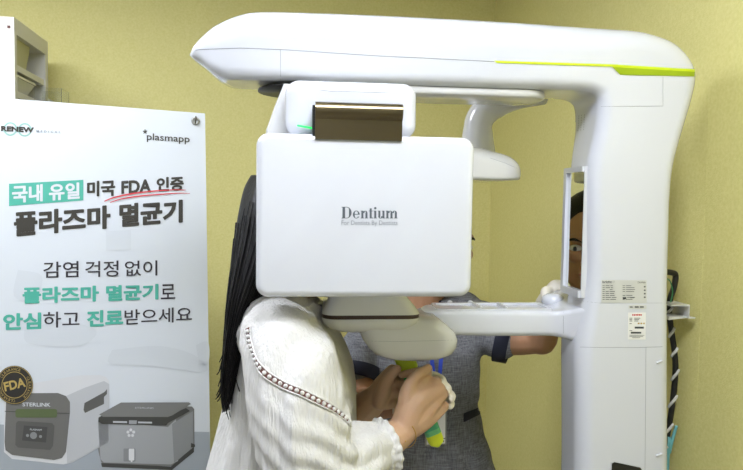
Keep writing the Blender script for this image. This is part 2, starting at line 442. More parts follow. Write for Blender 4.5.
# bite grip hanging below the housing, striped green
g0, g1 = L(402, 352, -.045), L(438, 446, -.06)
ax = (g1-g0); gl = ax.length; ax.normalize(); sx = Vector((0, 1, 0)).cross(ax).normalized(); sy = ax.cross(sx)
GM = [mat('grip_lime', '#b4c81c', .45), mat('grip_green', '#2f9c48', .45), mat('grip_teal', '#46a884', .45), mat('grip_mint', '#6cbf8a', .45), mat('grip_yellow', '#d3e02a', .45)]
bands = [(0, .12, 0), (.12, .2, 0), (.2, .36, 1), (.36, .7, 1), (.7, .77, 1), (.77, .82, 2), (.82, .87, 3), (.87, 1.0, 4)]
m = MB()
for a, b, mi in bands:
    rr = []
    for k in range(5):
        t = a+(b-a)*k/4; wgt = 1.0
        if t > .93: wgt = math.sqrt(max(.05, 1-((t-.93)/.0705)**2))
        wd = .0155*(.75+.25*min(1, wgt*1.3)) if t > .93 else .0155
        wd = .0155*wgt if t > .93 else .0155
        if t < .2: wd = .019
        rr.append([g0+ax*(gl*t)+sx*x+sy*y for x, y in rrect(-wd, wd, -.011*min(1, .4+wgt), .011*min(1, .4+wgt), .008, 4)])
    m.add(*loft(rr, a == 0, b == 1.0), mi)
m.build('bite_grip', GM, mach, True, 40)

# rotating carriage under the arm
zu = L(420, 86.5, -HW).z                       # underside of the arm
def slab(outline, z0, z1, r=.006):
    c = Vector((sum(p[0] for p in outline)/len(outline), sum(p[1] for p in outline)/len(outline)))
    def ins(d): return [Vector((p[0], p[1]))+(c-Vector((p[0], p[1]))).normalized()*d for p in outline]
    return loft([[Vector((p.x, p.y, z)) for p in ins(d)] for z, d in ((z0, r), (z0+r*.3, r*.3), (z0+r, 0), (z1-r, 0), (z1, r*.3))])
x0, x1 = L(292, 100, 0).x, L(537, 100, 0).x
pl = rrect(x0, x1, -.085, .035, (.03, .05, .05, .03), 8)
carr = obj('rotating_carriage', *slab(pl, zu-.010, zu+.003), WHITE2, mach, True); carr.data.set_sharp_from_angle(angle=R(50))
kc = L(300, 88, -.02); 
obj('bearing_ring', *lathe([(.001, 0), (.078, 0), (.078, .004), (.001, .004)], (kc.x-.0, -.02, zu-.0055), 40), DARK, mach, True)
# front block that carries the detector
vF = -.245
p, q = L(285, 78, vF), L(417.5, 132, vF)
m = MB(); m.add(*rbox(p.x, q.x, vF, vF+.12, q.z-.01, p.z, .02, .022, 6, 8)); blk = m.build('head_block', WHITE, mach, True, 50)
# its wider rear shoulder, flaring to the left
pr_ = [(284, 84), (275, 106), (266, 131), (268, 148), (330, 150), (345, 88)]
rr = []
for v_, s in ((vF+.05, .94), (vF+.056, 1), (vF+.13, 1)):
    pts = [L(a, b, vF+.06) for a, b in pr_]; cc = sum(pts, Vector())/len(pts)
    rr.append([Vector((cc.x+(t.x-cc.x)*s, v_, cc.z+(t.z-cc.z)*s)) for t in pts])
obj('rear_shoulder', *loft(rr), WHITE2, blk)
BB = bvh_of([blk])
seam('block_seam', BB, [(290, 86), (330, 91), (380, 92.5), (414, 93)], blk, SEAM, .0004)
# status light strip
p, q = L(298, 125.5, vF-.003), L(312.5, 129.5, vF-.003)
obj('status_light', *tube([Vector((p.x, vF-.002, p.z)), Vector((q.x, vF-.002, q.z+.002))], .0016, 8, round_ends=True), GREENLED, blk, True)
# bronze hinge plate with rolled top
vD = vF-.045
vP = vD-.012
p, q = L(315.5, 100, vP), L(403, 140.5, vP); ptz = L(300, 131, vD).z
prof = [(vD+.004, p.z-.001), (vP+.014, p.z)]+[(vP+.011-.011*cos(R(a)), p.z-.013+.012*sin(R(a))) for a in range(75, -61, -15)]+[(vP+.0085, p.z-.026), (vP+.009, q.z), (vD+.004, q.z)]
obj('hinge_plate', *loft([[Vector((x, a, b)) for a, b in prof] for x in (p.x, q.x)]), BRONZE, mach)
obj('hinge_block', *box(p.x-.004, q.x-.001, vD+.003, vF+.01, ptz-.012, p.z-.005), DARK, mach)
# flat detector housing
p, q = L(256, 132, vD), L(472, 297.5, vD)
m = MB(); m.add(*rbox(p.x, q.x, vD, vD+.075, q.z, p.z, .011, .019, 6, 10)); det = m.build('detector_housing', WHITE, mach, True, 50)
DB = bvh_of([det])
# lettering on the detector
INK = mat('ink_grey', '#4f565e', .5); INK2 = mat('ink_pale', '#7d838a', .5)
def serif_word(s):                             # high-contrast serif capitals built from stems, bowls and hairlines, x-height 1
    m2 = []; x = 0
    def R_(a, b, c, d): m2.append([(x+a, b), (x+c, b), (x+c, d), (x+a, d)])
    def arc(cx, cy, ro, rh, t0, t1, th0, th1):
        n = 14
        for k in range(n):
            ta, tb = t0+(t1-t0)*k/n, t0+(t1-t0)*(k+1)/n
            def th(t): return th1+(th0-th1)*abs(cos(t))**1.5
            q = []
            for t, o in ((ta, 1), (tb, 1), (tb, 0), (ta, 0)):
                rr_ = (0 if o else th(t)); q.append((x+cx+(ro-rr_)*cos(t), cy+(rh-(0 if o else min(th(t), th1)))*sin(t)))
            m2.append(q)
    H = .085
    for ch in s:
        if ch == 'D':
            R_(.12, 0, .46, 1.5); R_(0, 0, .12, H); R_(0, 1.5-H, .12, 1.5); R_(.46, 0, .7, H); R_(.46, 1.5-H, .7, 1.5)
            arc(.66, .75, .62, .75, -pi/2, pi/2, .34, H); x += 1.42
        elif ch == 'e':
            arc(.46, .5, .44, .52, 0, pi*1.82, .25, H); R_(.2, .48, .88, .48+H); x += 1.02
        elif ch in 'nm':
            R_(.08, 0, .34, 1); R_(0, 0, .42, H); R_(0, 1-H, .1, 1)
            for k in range(1 if ch == 'n' else 2):
                o = .34+k*.56
                R_(o+.26, 0, o+.52, .75); R_(o+.18, 0, o+.6, H); arc(o+.22, .7, .3, .3, 0, pi, .25, .1)
            x += 1.02 if ch == 'n' else 1.58
        elif ch == 't':
            R_(.12, 0, .38, 1.3); R_(0, 1-H, .52, 1); R_(.38, 0, .55, H*1.3); x += .62
        elif ch == 'i':
            R_(.08, 0, .34, 1); R_(0, 0, .42, H); R_(0, 1-H, .1, 1); arc(.21, 1.32, .16, .16, 0, 2*pi, .16, .16); x += .52
        elif ch == 'u':
            R_(.08, .25, .34, 1); R_(0, 1-H, .1, 1); R_(.6, 0, .86, 1); R_(.52, 1-H, .6, 1); R_(.86, 0, .96, H); arc(.36, .28, .3, .3, pi, 2*pi, .25, .1); x += 1.02
    mx = max(p[0] for q in m2 for p in q)
    return [[(a/mx, b/1.5) for a, b in q] for q in m2]
def word_on(bvh, parent, polys, quad, name, material, off=.0005):
    v = []; f = []
    for q in polys:
        n = len(v)
        for s, t in q:
            h, nn = cast(bvh, *lerp2(quad, s, t)); v.append(h+nn*off)
        f.append(tuple(range(n, n+len(q))))
    return obj(name, into(parent, v), f, material, parent)
def text_on(bvh, parent, text, quad, name, material, bold=0, off=.0006, shear=0, space=1):
    gv, gf = glyphs(text, bold, shear, space); v = []
    for s, t in gv:
        h, nn = cast(bvh, *lerp2(quad, s, t)); v.append(h+nn*off)
    return obj(name, into(parent, v), gf, material, parent, recalc=False)
word_on(DB, det, serif_word('Dentium'), [(341.5, 206.8), (397.5, 206.8), (397.5, 218.4), (341.5, 218.4)], 'brand_lettering', INK)
text_on(DB, det, 'For Dentists By Dentists', [(341.5, 220.5), (397.5, 220.5), (397.5, 226.5), (341.5, 226.5)], 'slogan_lettering', INK2)

# rear arm and its x-ray source behind the detector
vR = .1
path = [L(x, y, vR) for x, y in ((545, 96), (522, 97.5), (502, 102), (487, 110), (479, 121), (477.5, 137), (478, 156))]
sp = smoothpath(path, 5)
ra = obj('rear_arm', *tube(sp, [.018+.012*min(1, k/12)+.008*max(0, (k-22)/8) for k in range(len(sp))], 20, True, 1.0), WHITE2, mach, True)
rs = []
for px, top, bot, d in ((392, 158, 178, .04), (400, 150, 180, .07), (430, 146, 180, .085), (470, 146, 180, .09), (490, 150, 180.5, .088), (508, 154.5, 180.5, .08), (519, 160, 180, .065), (525, 166, 179, .045), (527.5, 170, 176, .02)):
    a, b = L(px, top, vR-.07), L(px, bot, vR-.07); rs.append((a.x, a.z, b.z, d))
rs = cr(rs, 3)
src = obj('xray_source', *loft([[Vector((x, vR+a, b)) for a, b in rrect(-d, d, zb_, zt_, (.008, .008, .03, .03), 6)] for x, zt_, zb_, d in rs]), WHITE2, mach, True)
src.data.set_sharp_from_angle(angle=R(50))
XB = bvh_of([src]); seam('source_seam', XB, [(490, 158), (505, 163), (521, 170)], src, SEAM, .0004)

# stickers on the column
PAPER = mat('sticker_silver', '#c4c4be', .45); PAPER2 = mat('sticker_white', '#e3e2dd', .5)
TXT = mat('sticker_ink', '#33363a', .6); RED = mat('sticker_red', '#c2342f', .6)
def sticker(name, quad, material): return obj(name, *patch(G, colm, quad, 8, 4, .0005), material, colm)
s1 = sticker('rating_plate', [(601.3, 280), (646.5, 280.3), (646.5, 303), (601.3, 302.6)], PAPER)
s2 = sticker('serial_strip', [(628.5, 305.2), (646.3, 305.2), (646.3, 308.8), (628.5, 308.8)], PAPER)
s3 = sticker('warning_sticker', [(628, 312.5), (645.8, 312.5), (645.4, 339.5), (627.6, 339.5)], PAPER2)
def lines(name, rows, parent, material):
    m = MB()
    for (xa, xb, y, h) in rows:
        m.add(*patch(G, parent, [(xa, y), (xb, y), (xb, y+h), (xa, y+h)], 2, 1, .0009))
    return m.build(name, material, parent, recalc=False)
text_on(G, s1, 'bright', [(602.3, 280.6), (611.5, 280.6), (611.5, 283.8), (602.3, 283.8)], 'plate_heading', TXT, .02, .0010)
text_on(G, s1, 'CT', [(612.3, 280.9), (614.6, 280.9), (614.6, 282.8), (612.3, 282.8)], 'plate_suffix', GREY, 0, .0010)
text_on(G, s1, 'Dentium', [(637.5, 281.2), (645.3, 281.2), (645.3, 283.2), (637.5, 283.2)], 'plate_maker', TXT, 0, .0010)
rw = []
for k in range(8):
    y = 285.4+k*1.95
    x = 602.3
    for w_ in (2.2, random.uniform(3, 6), random.uniform(2, 6)):
        if random.random() < .9: rw.append((x, x+w_, y, .55))
        x += w_+.8
    x = 622.3
    for w_ in (random.uniform(2, 4), random.uniform(5, 9)):
        if k not in (4,): rw.append((x, x+w_, y, .5))
        x += w_+.8
for y in (286, 289.5, 293, 296.5): rw.append((643.6, 645.3, y, 1.3))
lines('plate_print', rw, s1, TXT)
lines('plate_mark', [(622.5, 626, 297.2, 1.8), (630, 634, 297.2, .8)], s1, TXT)
lines('strip_print', [(629.5, 632.5, 306.5, .9), (634.5, 638.5, 306.3, 1.2), (639.5, 643.5, 306.3, 1.2)], s2, TXT)
lines('warning_heading', [(632+i*1.65, 633.2+i*1.65, 314, 1.7) for i in range(6)], s3, RED)
rw = []
for k, y in enumerate((317.8, 319.2, 320.6)):
    rw += [(629.2, 632, y, .6), (634, 640-k, y, .6)]
rw += [(629.2, 631.5, 323.3, .6), (634.5+0, 643.6, 326.6, 1.9), (629.2, 632, 330.2, .5), (630.6, 641, 331.8, 1.7)]
rw += [(629.2, 644, 335, .4), (629.2, 643, 336.2, .4), (632, 640, 337.4, .4)]
lines('warning_print', rw, s3, TXT)
lines('warning_symbols', [(637.5, 639.3, 322.6, 1.5), (640.2, 642, 322.6, 1.5), (643, 644.4, 322.6, 1.5)], s3, mat('sticker_amber', '#b08b3a', .6))
# dark rounded badge low on the column
q = [(611.5, 463.5), (614, 461.8), (640, 467.2), (641.5, 470), (641, 492), (637, 495), (613, 490), (610.5, 486)]
def badge(q, off): 
    out = []
    for a, b in q:
        h, n = cast(G, a, b); out.append(h+n*off)
    return into(colm, out)
a_, b_ = badge(q, .0004), badge(q, .0022)
bd = obj('badge', *loft([a_, b_]), DARK, colm)
cq = [(a+(626-a)*-.07, b+(478-b)*-.07) for a, b in q]
obj('badge_border', *loft([badge(cq, .0002), badge(cq, .001)]), WHITE, bd)
# small clear clips at the column's right edge
for y in (361, 454):
    h, n = cast(G, 661, y); h2, n2 = cast(G, 657, y+1.6)
    obj('clip', *tube(into(colm, [h2+n2*.001, h+n*.001]), .0022, 8, round_ends=True), WHITE, colm, True)
# wall bracket fixed to the rear of the column
bz = L(676, 303, .04)
x0 = L(666, 303, .04).x-.004
x1, x2 = L(683, 303, .04).x, L(688.5, 315, .04).x; zl = L(684, 315.5, .04).z
prof = [(x0, bz.z), (x1, bz.z), (x1, zl), (x2, zl), (x2, zl-.002), (x1-.002, zl-.002), (x1-.002, bz.z-.003), (x0, bz.z-.003)]
obj('wall_bracket', *loft([[Vector((a, v_, b)) for a, b in prof] for v_ in (.015, .075)]), WHITE2, mach)
m = MB(); lo = L(664, 312, .0)
m.add(*loft([[Vector((x0, v_, b)) for v_, b in ((.02, zl+.002), (.07, zl+.002), (.07, zl-.006), (.02, zl-.006))], [Vector((x1, v_, b)) for v_, b in ((.02, zl+.001), (.07, zl+.001), (.07, zl-.001), (.02, zl-.001))]]))
m.build('bracket_brace', WHITE2, mach)
# ------------------------------------------------------------ cable bundle behind the column
def Lw(px, py, v): return MW @ L(px, py, v)
cab = empty('sheathed_cable', Lw(664, 470, .06)*1, 0, 'thick black cable in white spiral wrap hanging behind the white column', 'cable')
cab.location.z = 0
c0 = cab.location.copy()
def near(v): return v-c0
pts = [Lw(a, b, v) for a, b, v in ((664, 272, .05), (671, 272.5, .055), (675.5, 275, .06), (674, 287, .062), (670, 300, .066), (669.5, 315, .066), (672, 335, .066), (674.5, 352, .066), (675.3, 372, .066), (673.5, 395, .066), (670, 420, .066), (665.5, 445, .066), (662, 470, .066))]
e = pts[-1].copy(); e.z = .02; e2 = e+Vector((-.01, .05, 0)); pts += [e+Vector((0, 0, .4)), e, e2]
sp = smoothpath(pts, 8)
obj('sheath', *tube([near(p) for p in sp], .0062, 12, round_ends=True), DARK, cab, True)
# white spiral turns lower down
low = [p for p in sp if .55 < p.z < 1.28]
for k in range(0, len(low)-6, 9):
    seg = low[k:k+5]; pp = []
    for j, p in enumerate(smoothpath(seg, 3)):
        a = j*.24+.6; pp.append(near(p)+Vector((.0062*cos(a), -.0062*sin(a), 0)))
    obj('spiral_wrap', *tube(pp, .0034, 6), WHITE2, cab, True)
tp = [Lw(a, b, .066) for a, b in ((674, 425), (670.5, 437), (667, 452), (665, 470))]; e = tp[-1].copy(); e.z = .02
obj('teal_cable', *tube([near(p)+Vector((.003, -.005, 0)) for p in smoothpath(tp+[e], 6)], .0035, 8), mat('teal_cable', '#6fb3bb', .5), cab, True)
gp = [Lw(a, b, .05) for a, b in ((665, 278), (670, 281), (672.5, 292), (670, 305))]
obj('green_wire', *tube([near(p) for p in smoothpath(gp, 6)], .0012, 6), mat('green_wire', '#3f8a55', .5), cab, True)
# ------------------------------------------------------------ the banner on its stand
bA, bB = P(0, 200, 1.70), P(207, 200, 1.86)
bd_ = (bB-bA); bd_.z = 0; bd_.normalize(); bn = Vector((bd_.y, -bd_.x, 0))          # normal towards the camera
def PB(px, py, off=0.0): return plane_pt(px, py, bA+bn*off, bn)
cb = PB(100, 400); ban = empty('banner', (cb.x, cb.y, 0), math.atan2(bd_.y, bd_.x), 'white printed banner with Korean lettering, hanging at the left of the scanner', 'banner')
bpy.context.view_layer.update(); BI = ban.matrix_world.inverted()
def B_(px, py, off): return BI @ PB(px, py, off)
SHEET = mat('banner_sheet', '#d5dade', .42)
tl, tr_ = B_(-14, 96.8, 0), B_(205, 113.4, 0)
br = B_(210.5, 470, 0); bl = B_(-9, 470, 0)
ex = lambda a, b: a+(b-a)*((a.z-.22)/(a.z-b.z))
bl2, br2 = ex(tl, bl), ex(tr_, br)
nx, ny = 20, 12
def sheetpt(s, t): return (tl*(1-s)+tr_*s)*(1-t)+(bl2*(1-s)+br2*s)*t
rr = []
obj('sheet', *loft([[sheetpt(s, t)+Vector((0, o, 0)) for s, t in ((0, 0), (1, 0), (1, 1), (0, 1))] for o in (0, .0006)]), SHEET, ban)
def ink(name, col): return mat('print_'+name, col, .45)
I_BLK, I_TEAL, I_WH, I_RED = ink('black', '#3b3831'), ink('teal', '#4fae99'), ink('white', '#d4d8db'), ink('red', '#cf3f46')
I_TXT, I_PALE, I_RING = ink('text', '#343036'), ink('pale', '#7a838a'), ink('ring', '#93bdb2')
def prt(name, text, quad, m, bold=0, off=.0012, shear=0, space=1, parent=ban, fat=0):
    gv, gf = glyphs(text, bold, shear, space); mb = MB()
    for dx, dy in (((0, 0),) if not fat else ((-1, 0), (1, 0), (0, 1), (0, -1), (0, 0))):
        ax_ = fat/abs(quad[1][0]-quad[0][0]); ay = fat*.8/abs(quad[3][1]-quad[0][1])
        mb.add([B_(*lerp2(quad, ax_+(1-2*ax_)*s+dx*ax_, ay+(1-2*ay)*t+dy*ay), off+.00002*dx+.00003*dy) for s, t in gv], gf)
    return mb.build(name, m, parent, recalc=False)
def poly(mb, pts, mi=0, off=.0006):
    n = len(mb.v); mb.v += [B_(x, y, off) for x, y in pts]; mb.f.append(tuple(range(n, n+len(pts)))); mb.mi.append(mi)
def Q(x0, y0t, y0b, x1, y1t, y1b): return [(x0, y0t), (x1, y1t), (x1, y1b), (x0, y0b)]
# logos
m = MB()
for cx, cy in ((10.3, 129), (24.8, 129.8)):
    for k in range(28):
        a, b = 2*pi*k/28, 2*pi*(k+1)/28
        poly(m, [(cx+6.9*cos(a), cy+6.9*sin(a)), (cx+6.9*cos(b), cy+6.9*sin(b)), (cx+5.3*cos(b), cy+5.3*sin(b)), (cx+5.3*cos(a), cy+5.3*sin(a))])
m.build('logo_rings', I_RING, ban)
prt('company_lettering', 'RENEW', Q(1, 125.8, 131, 34, 127.4, 132.8), I_BLK, .03, fat=.2)
prt('company_suffix', 'MEDICAL', Q(36.5, 130, 132.2, 60.5, 131, 133.2), I_PALE, .02, space=1.9)
prt('maker_lettering', 'plasmapp', Q(146.8, 133, 142, 189.7, 135.6, 144.6), I_BLK, .012)
m = MB()
for k in range(5):
    a = R(90+72*k); cx, cy = 145, 131.7
    poly(m, [(cx+.5*cos(a+1.2), cy-.5*sin(a+1.2)), (cx+2.3*cos(a+.25), cy-2.3*sin(a+.25)), (cx+2.3*cos(a-.25), cy-2.3*sin(a-.25)), (cx+.5*cos(a-1.2), cy-.5*sin(a-1.2))])
m.build('maker_star', I_BLK, ban)
# headline
m = MB(); poly(m, Q(9, 183.8, 206, 83.4, 179.8, 200.4)); m.build('headline_box', I_TEAL, ban)
prt('headline_boxed', '국내 유일', Q(12, 185.5, 203.3, 79.8, 182.3, 198.8), I_WH, .02, fat=.3)
prt('headline_small', '미국', Q(87, 181.5, 196.5, 115.3, 179.5, 196), I_BLK, .02, fat=.35)
prt('headline_small', 'FDA', Q(121.3, 181, 194, 151.3, 178.8, 192.3), I_BLK, .02, fat=.35)
prt('headline_small', '인증', Q(156.5, 177.5, 192, 183.8, 176, 190.5), I_BLK, .02, fat=.35)
m = MB()
def stroke(pts, w0):
    sp = smoothpath([(a, b, 0) for a, b in pts], 6); n = len(sp)
    for i in range(n-1):
        wa = w0*(.35+.65*sin(pi*min(1, .12+.95*i/n))); wb = w0*(.35+.65*sin(pi*min(1, .12+.95*(i+1)/n)))
        poly(m, [(sp[i].x, sp[i].y-wa), (sp[i+1].x, sp[i+1].y-wb), (sp[i+1].x, sp[i+1].y+wb), (sp[i].x, sp[i].y+wa)], 0, .0018)
stroke([(104.3, 201.3), (113, 197.8), (130, 194), (150, 191.4), (170, 190), (186, 190)], .75)
stroke([(110, 202.5), (122, 198.8), (140, 196), (160, 194.3), (178, 193.2), (190, 193.4)], .6)
m.build('red_underline', I_RED, ban)
prt('headline_large', '플라즈마', Q(13.8, 211.8, 237, 110.6, 205, 228.5), I_BLK, .025, fat=.5)
prt('headline_large', '멸균기', Q(119.2, 204, 227.5, 182.8, 199.5, 222.5), I_BLK, .025, fat=.5)
prt('body_lettering', '감염', Q(43.2, 262, 278, 78.5, 261, 277), I_TXT, .008)
prt('body_lettering', '걱정', Q(85.2, 261.3, 277.3, 118.5, 260.5, 276.5), I_TXT, .008)
prt('body_lettering', '없이', Q(124.8, 260.8, 276.3, 157.3, 260.3, 275.5), I_TXT, .008)
prt('body_teal', '플라즈마', Q(22.5, 287.3, 304, 99, 285.5, 301.5), I_TEAL, .022, fat=.4)
prt('body_teal', '멸균기', Q(106, 285.5, 301.5, 158.5, 283.8, 299.5), I_TEAL, .022, fat=.4)
prt('body_lettering', '로', Q(160.8, 284.5, 299.3, 175.3, 284, 298.8), I_TXT, .008)
prt('body_teal', '안심', Q(3, 313.6, 330.3, 41.3, 312.3, 329), I_TEAL, .022, fat=.4)
prt('body_lettering', '하고', Q(43.3, 312, 328, 79.5, 311, 327), I_TXT, .008)
prt('body_teal', '진료', Q(86.8, 310.5, 327, 123.3, 309.3, 325.5), I_TEAL, .022, fat=.4)
prt('body_lettering', '받으세요', Q(124.5, 309.8, 325, 192, 306.7, 321.5), I_TXT, .008)
# the printed picture: blurred room, table top and two sterilisers
PIC = [ink('table', '#a3aab0'), ink('blur_a', '#cfd4d8'), ink('blur_b', '#cfd4d8'), ink('sw', '#d6d7d8'), ink('sw2', '#bdbfc1'), ink('sd', '#6f6e6a'), ink('sd2', '#5c5b58'), ink('olive', '#5d6a45'),
       ink('scr', '#4a4a48'), ink('gm', '#a3a5a6'), ink('gl', '#8b8d8d'), ink('gt', '#7a7a77'), ink('dk', '#43433f'), ink('lt', '#dcdddd'), ink('sgrey', '#bfc2c4')]
m = MB()
def rp(x0, y0, x1, y1, r, k=5): return [(a, b) for a, b in rrect(x0, x1, y0, y1, r, k)]
poly(m, [(-9, 424), (110, 430), (209.5, 432), (210.5, 470), (211, 500), (-8.5, 500)], 0, .0008)
m.build('printed_table', PIC, ban); m = MB()
for q in ([(106, 231), (131, 230), (131, 250), (106, 251)],):
    poly(m, q, 2, .0008); m.build('printed_blur', PIC, ban); m = MB()
for q in ([(18, 270), (42, 276), (34, 300), (14, 296)], [(24, 330), (60, 322), (96, 330), (80, 346), (30, 344)], [(112, 350), (160, 346), (196, 356), (205, 372), (150, 366), (110, 364)], [(196, 345), (208, 342), (208.5, 362), (200, 366)]):
    c = (sum(a for a, b in q)/len(q), sum(b for a, b in q)/len(q))
    sp = smoothpath([(a, b, 0) for a, b in q+[q[0]]], 5)[:-1]; poly(m, [(p.x, p.y) for p in sp], 2, .0008); m.build('printed_blur', PIC, ban); m = MB()

# steriliser with rounded front
poly(m, [(4, 398), (10, 391), (37, 382.5), (78, 375.5), (100, 375), (106, 377), (109, 381), (109.3, 442), (72, 462.5), (64, 464.5), (12, 459), (4, 452)], 3, .0012)
poly(m, [(66, 396), (84, 388), (104, 381), (109.2, 384), (109.3, 442), (72, 462), (67, 463)], 4, .0016)
poly(m, [(84.5, 403), (104.5, 392), (107, 389), (107, 394), (104, 397), (104, 404), (85, 413), (83.5, 410)], 6, .002)
poly(m, [(7, 396), (12, 393.3), (58, 393), (66, 396), (70, 402), (70, 412), (66, 452), (62, 458), (54, 460), (12, 455), (5.5, 450), (4.5, 442), (6, 402)], 5, .002)
poly(m, [(4.8, 411), (70, 413.2), (69.9, 413.8), (4.8, 411.6)], 12, .0024)
poly(m, rp(15.5, 409, 57, 417.5, 2), 7, .0028)
poly(m, [(18, 421), (52, 423), (54.5, 426), (53, 446), (50, 450), (18, 447.5), (15.3, 445), (16, 423)], 6, .0026)
poly(m, [(24, 425.5), (47.5, 427), (46, 442.5), (22, 440.5)], 8, .003)
poly(m, rp(30, 432, 37, 439, 3.4), 10, .0034); poly(m, rp(26, 434, 29, 437, 1.4), 10, .0034); poly(m, rp(39, 435, 42, 438, 1.4), 10, .0034)
m.build('printed_steriliser', PIC, ban); m = MB()
# low box with tilted lid
poly(m, [(97.5, 420), (103, 417), (120, 404.5), (192, 406.5), (194.2, 409), (194.5, 444), (190.5, 450), (172, 466), (104, 465), (101, 462), (98, 450)], 11, .0012)
poly(m, [(98, 421), (168, 427), (176, 419), (178, 461), (171, 464.5), (104, 462.5), (100.5, 459)], 9, .0016)
poly(m, [(172, 424), (193, 411), (193.5, 447), (190, 450), (174, 463)], 10, .002)
poly(m, [(101, 463), (171, 466.5), (194, 446), (194, 452), (172, 470), (102, 467)], 12, .0014)
poly(m, [(98.5, 417.5), (102, 415.5), (166, 416.5), (186, 408), (190, 411), (168, 423), (166, 425.5), (102, 424), (98.3, 421.5)], 12, .0024)
poly(m, [(99, 414.5), (121, 402.5), (189, 402.3), (191, 404), (172, 415.5), (168, 417), (103, 416.8)], 11, .003)
poly(m, [(113, 421), (127, 421.3), (127, 423), (113, 422.8)], 14, .003); poly(m, [(138, 421.5), (152, 421.8), (152, 423.5), (138, 423.2)], 14, .003); poly(m, [(129, 420.3), (137, 420.4), (136.5, 424), (129, 424)], 9, .0032)
poly(m, rp(123.5, 448.5, 135.5, 461.5, 1), 10, .0024); poly(m, rp(128.8, 448.7, 134.3, 460.5, .8), 13, .0028); poly(m, [(130.5, 460), (132.5, 460), (132.3, 462), (130.9, 462)], 13, .003)
for a in range(5):
    t = R(90+72*a); poly(m, rp(130.8+3*cos(t)-1.5, 433-3*sin(t)-1.5, 130.8+3*cos(t)+1.5, 433-3*sin(t)+1.5, 1.4), 13, .0026)
poly(m, [(191, 443), (195, 444.5), (195, 447), (191, 447.5)], 12, .0028)
m.build('printed_box', PIC, ban)
prt('steriliser_lettering', 'STERLINK', Q(22.5, 402.5, 406.3, 50.5, 402.9, 406.8), I_WH, .012, .003)
prt('screen_lettering', 'PLASMAPP', Q(30, 428.5, 430.3, 42, 429.2, 431), I_WH, 0, .0036)
prt('lid_lettering', 'STERLINK', Q(135, 407, 408.6, 154, 407.2, 408.8), PIC[14], 0, .0036)
# round gold FDA seal
GOLD = ink('gold', '#b9a15c'); SEALD = ink('seal', '#2c2a27')
m = MB(); cx, cy = 14.5, 385
def ring(r0, r1, mi, off):
    for k in range(36):
        a, b = 2*pi*k/36, 2*pi*(k+1)/36
        poly(m, [(cx+r1*cos(a), cy+r1*1.04*sin(a)), (cx+r1*cos(b), cy+r1*1.04*sin(b)), (cx+r0*cos(b), cy+r0*1.04*sin(b)), (cx+r0*cos(a), cy+r0*1.04*sin(a))], mi, off)
ring(.01, 18.6, 0, .0034); ring(17.6, 18.1, 1, .0038); ring(12.3, 12.9, 1, .0038)
m.build('seal_disc', [SEALD, GOLD], ban)
prt('seal_lettering', 'FDA', [(3.2, 382.5), (24.3, 377.3), (26, 386.5), (5, 391.5)], GOLD, .03, .004)
for wd, a0 in (('CLEARANCE', 148), ('CLEARANCE', 28), ('CLEARANCE', 268)):
    for i, ch in enumerate(wd):
        t = R(a0-i*9.7); r_ = 15.2; ux, uy = cos(t), -sin(t); tx, ty = sin(t), cos(t)
        hw, hh = (.45 if ch == 'I' else .95), 1.35; X, Y = cx+r_*ux, cy+r_*1.04*uy
        qd = [(X-tx*hw+ux*hh, Y-ty*hw+uy*hh), (X+tx*hw+ux*hh, Y+ty*hw+uy*hh), (X+tx*hw-ux*hh, Y+ty*hw-uy*hh), (X-tx*hw-ux*hh, Y-ty*hw-uy*hh)]
        prt('seal_lettering', ch, qd, GOLD, 0, .004)
# grommet, hook and the stand behind
STEEL = mat('steel', '#a9a8a2', .3, metal=1)
g = B_(195.5, 121, .001)
rr = []
obj('grommet', *loft([[Vector((g.x+r_*cos(2*pi*k/20), g.y-h, g.z+r_*sin(2*pi*k/20))) for k in range(20)] for r_, h in ((.0115, 0), (.0115, .002), (.0095, .0035), (.0058, .003), (.0055, 0))], False, False), STEEL, ban, True)
obj('hook', *tube(smoothpath([g+Vector((0, .02, -.006)), g+Vector((0, -.006, -.006)), g+Vector((0, -.009, .0)), g+Vector((.001, -.007, .009)), g+Vector((.001, -.002, .012))], 5), .0022, 8, round_ends=True), mat('dark_steel', '#55524a', .35, metal=1), ban, True)
m = MB()
zc = .78
cx_ = (tl.x+tr_.x)/2
for q in (Vector((tl.x+.03, .025, tl.z-.03)), g+Vector((0, .022, -.004)), bl2+Vector((.03, .025, .03)), br2+Vector((-.03, .025, .03))):
    m.add(*tube([Vector((cx_, .06, zc)), q], .006, 8))
m.add(*ellip((cx_, .06, zc), .03, .02, .03)); m.build('stand_pole', STEEL, ban, True)
for q in ((cx_-.2, -.16), (cx_+.2, -.16), (cx_, .25)):
    obj('stand_leg', *tube([Vector((cx_, .06, zc)), Vector((cx_+(q[0]-cx_)*.3, .08, .4)), Vector((q[0]*1.0, .06+(q[1]-.06)*.9 if q[1] > 0 else .07, .008))], .007, 8, round_ends=True), STEEL, ban, True)

# ------------------------------------------------------------ shelf cabinet in the far left corner
fe0, fe1 = P(14, 17, 1.9), P(47, 42, 2.2)
cx0 = RI @ fe0; cx1 = RI @ fe1
cp = cx0.x; cq0, cq1 = cx0.y, min(-.03, cx1.y); ctop = fe0.z
LAM = mat('laminate', '#d3d1c8', .45)
CW = .45
cabn = empty('shelf_cabinet', RM @ Vector((cp-CW/2, (cq0+cq1)/2, 0)), RA, 'tall off-white open shelf cabinet behind the banner, seen at the upper left', 'shelf cabinet')
D2 = (cq1-cq0)/2
def cbox(name, x0, x1, y0, y1, z0, z1, m_=LAM, par=cabn):
    mb = MB(); mb.add(*box(x0, x1, y0, y1, z0, z1)); o = mb.build(name, m_, par)
    return o
cbox('side_panel', -CW/2, CW/2, -D2, -D2+.02, 0, ctop)
cbox('side_panel', -CW/2, CW/2, D2-.025, D2, 0, ctop)
cbox('back_panel', -CW/2, -CW/2+.01, -D2+.02, D2-.025, 0, ctop)
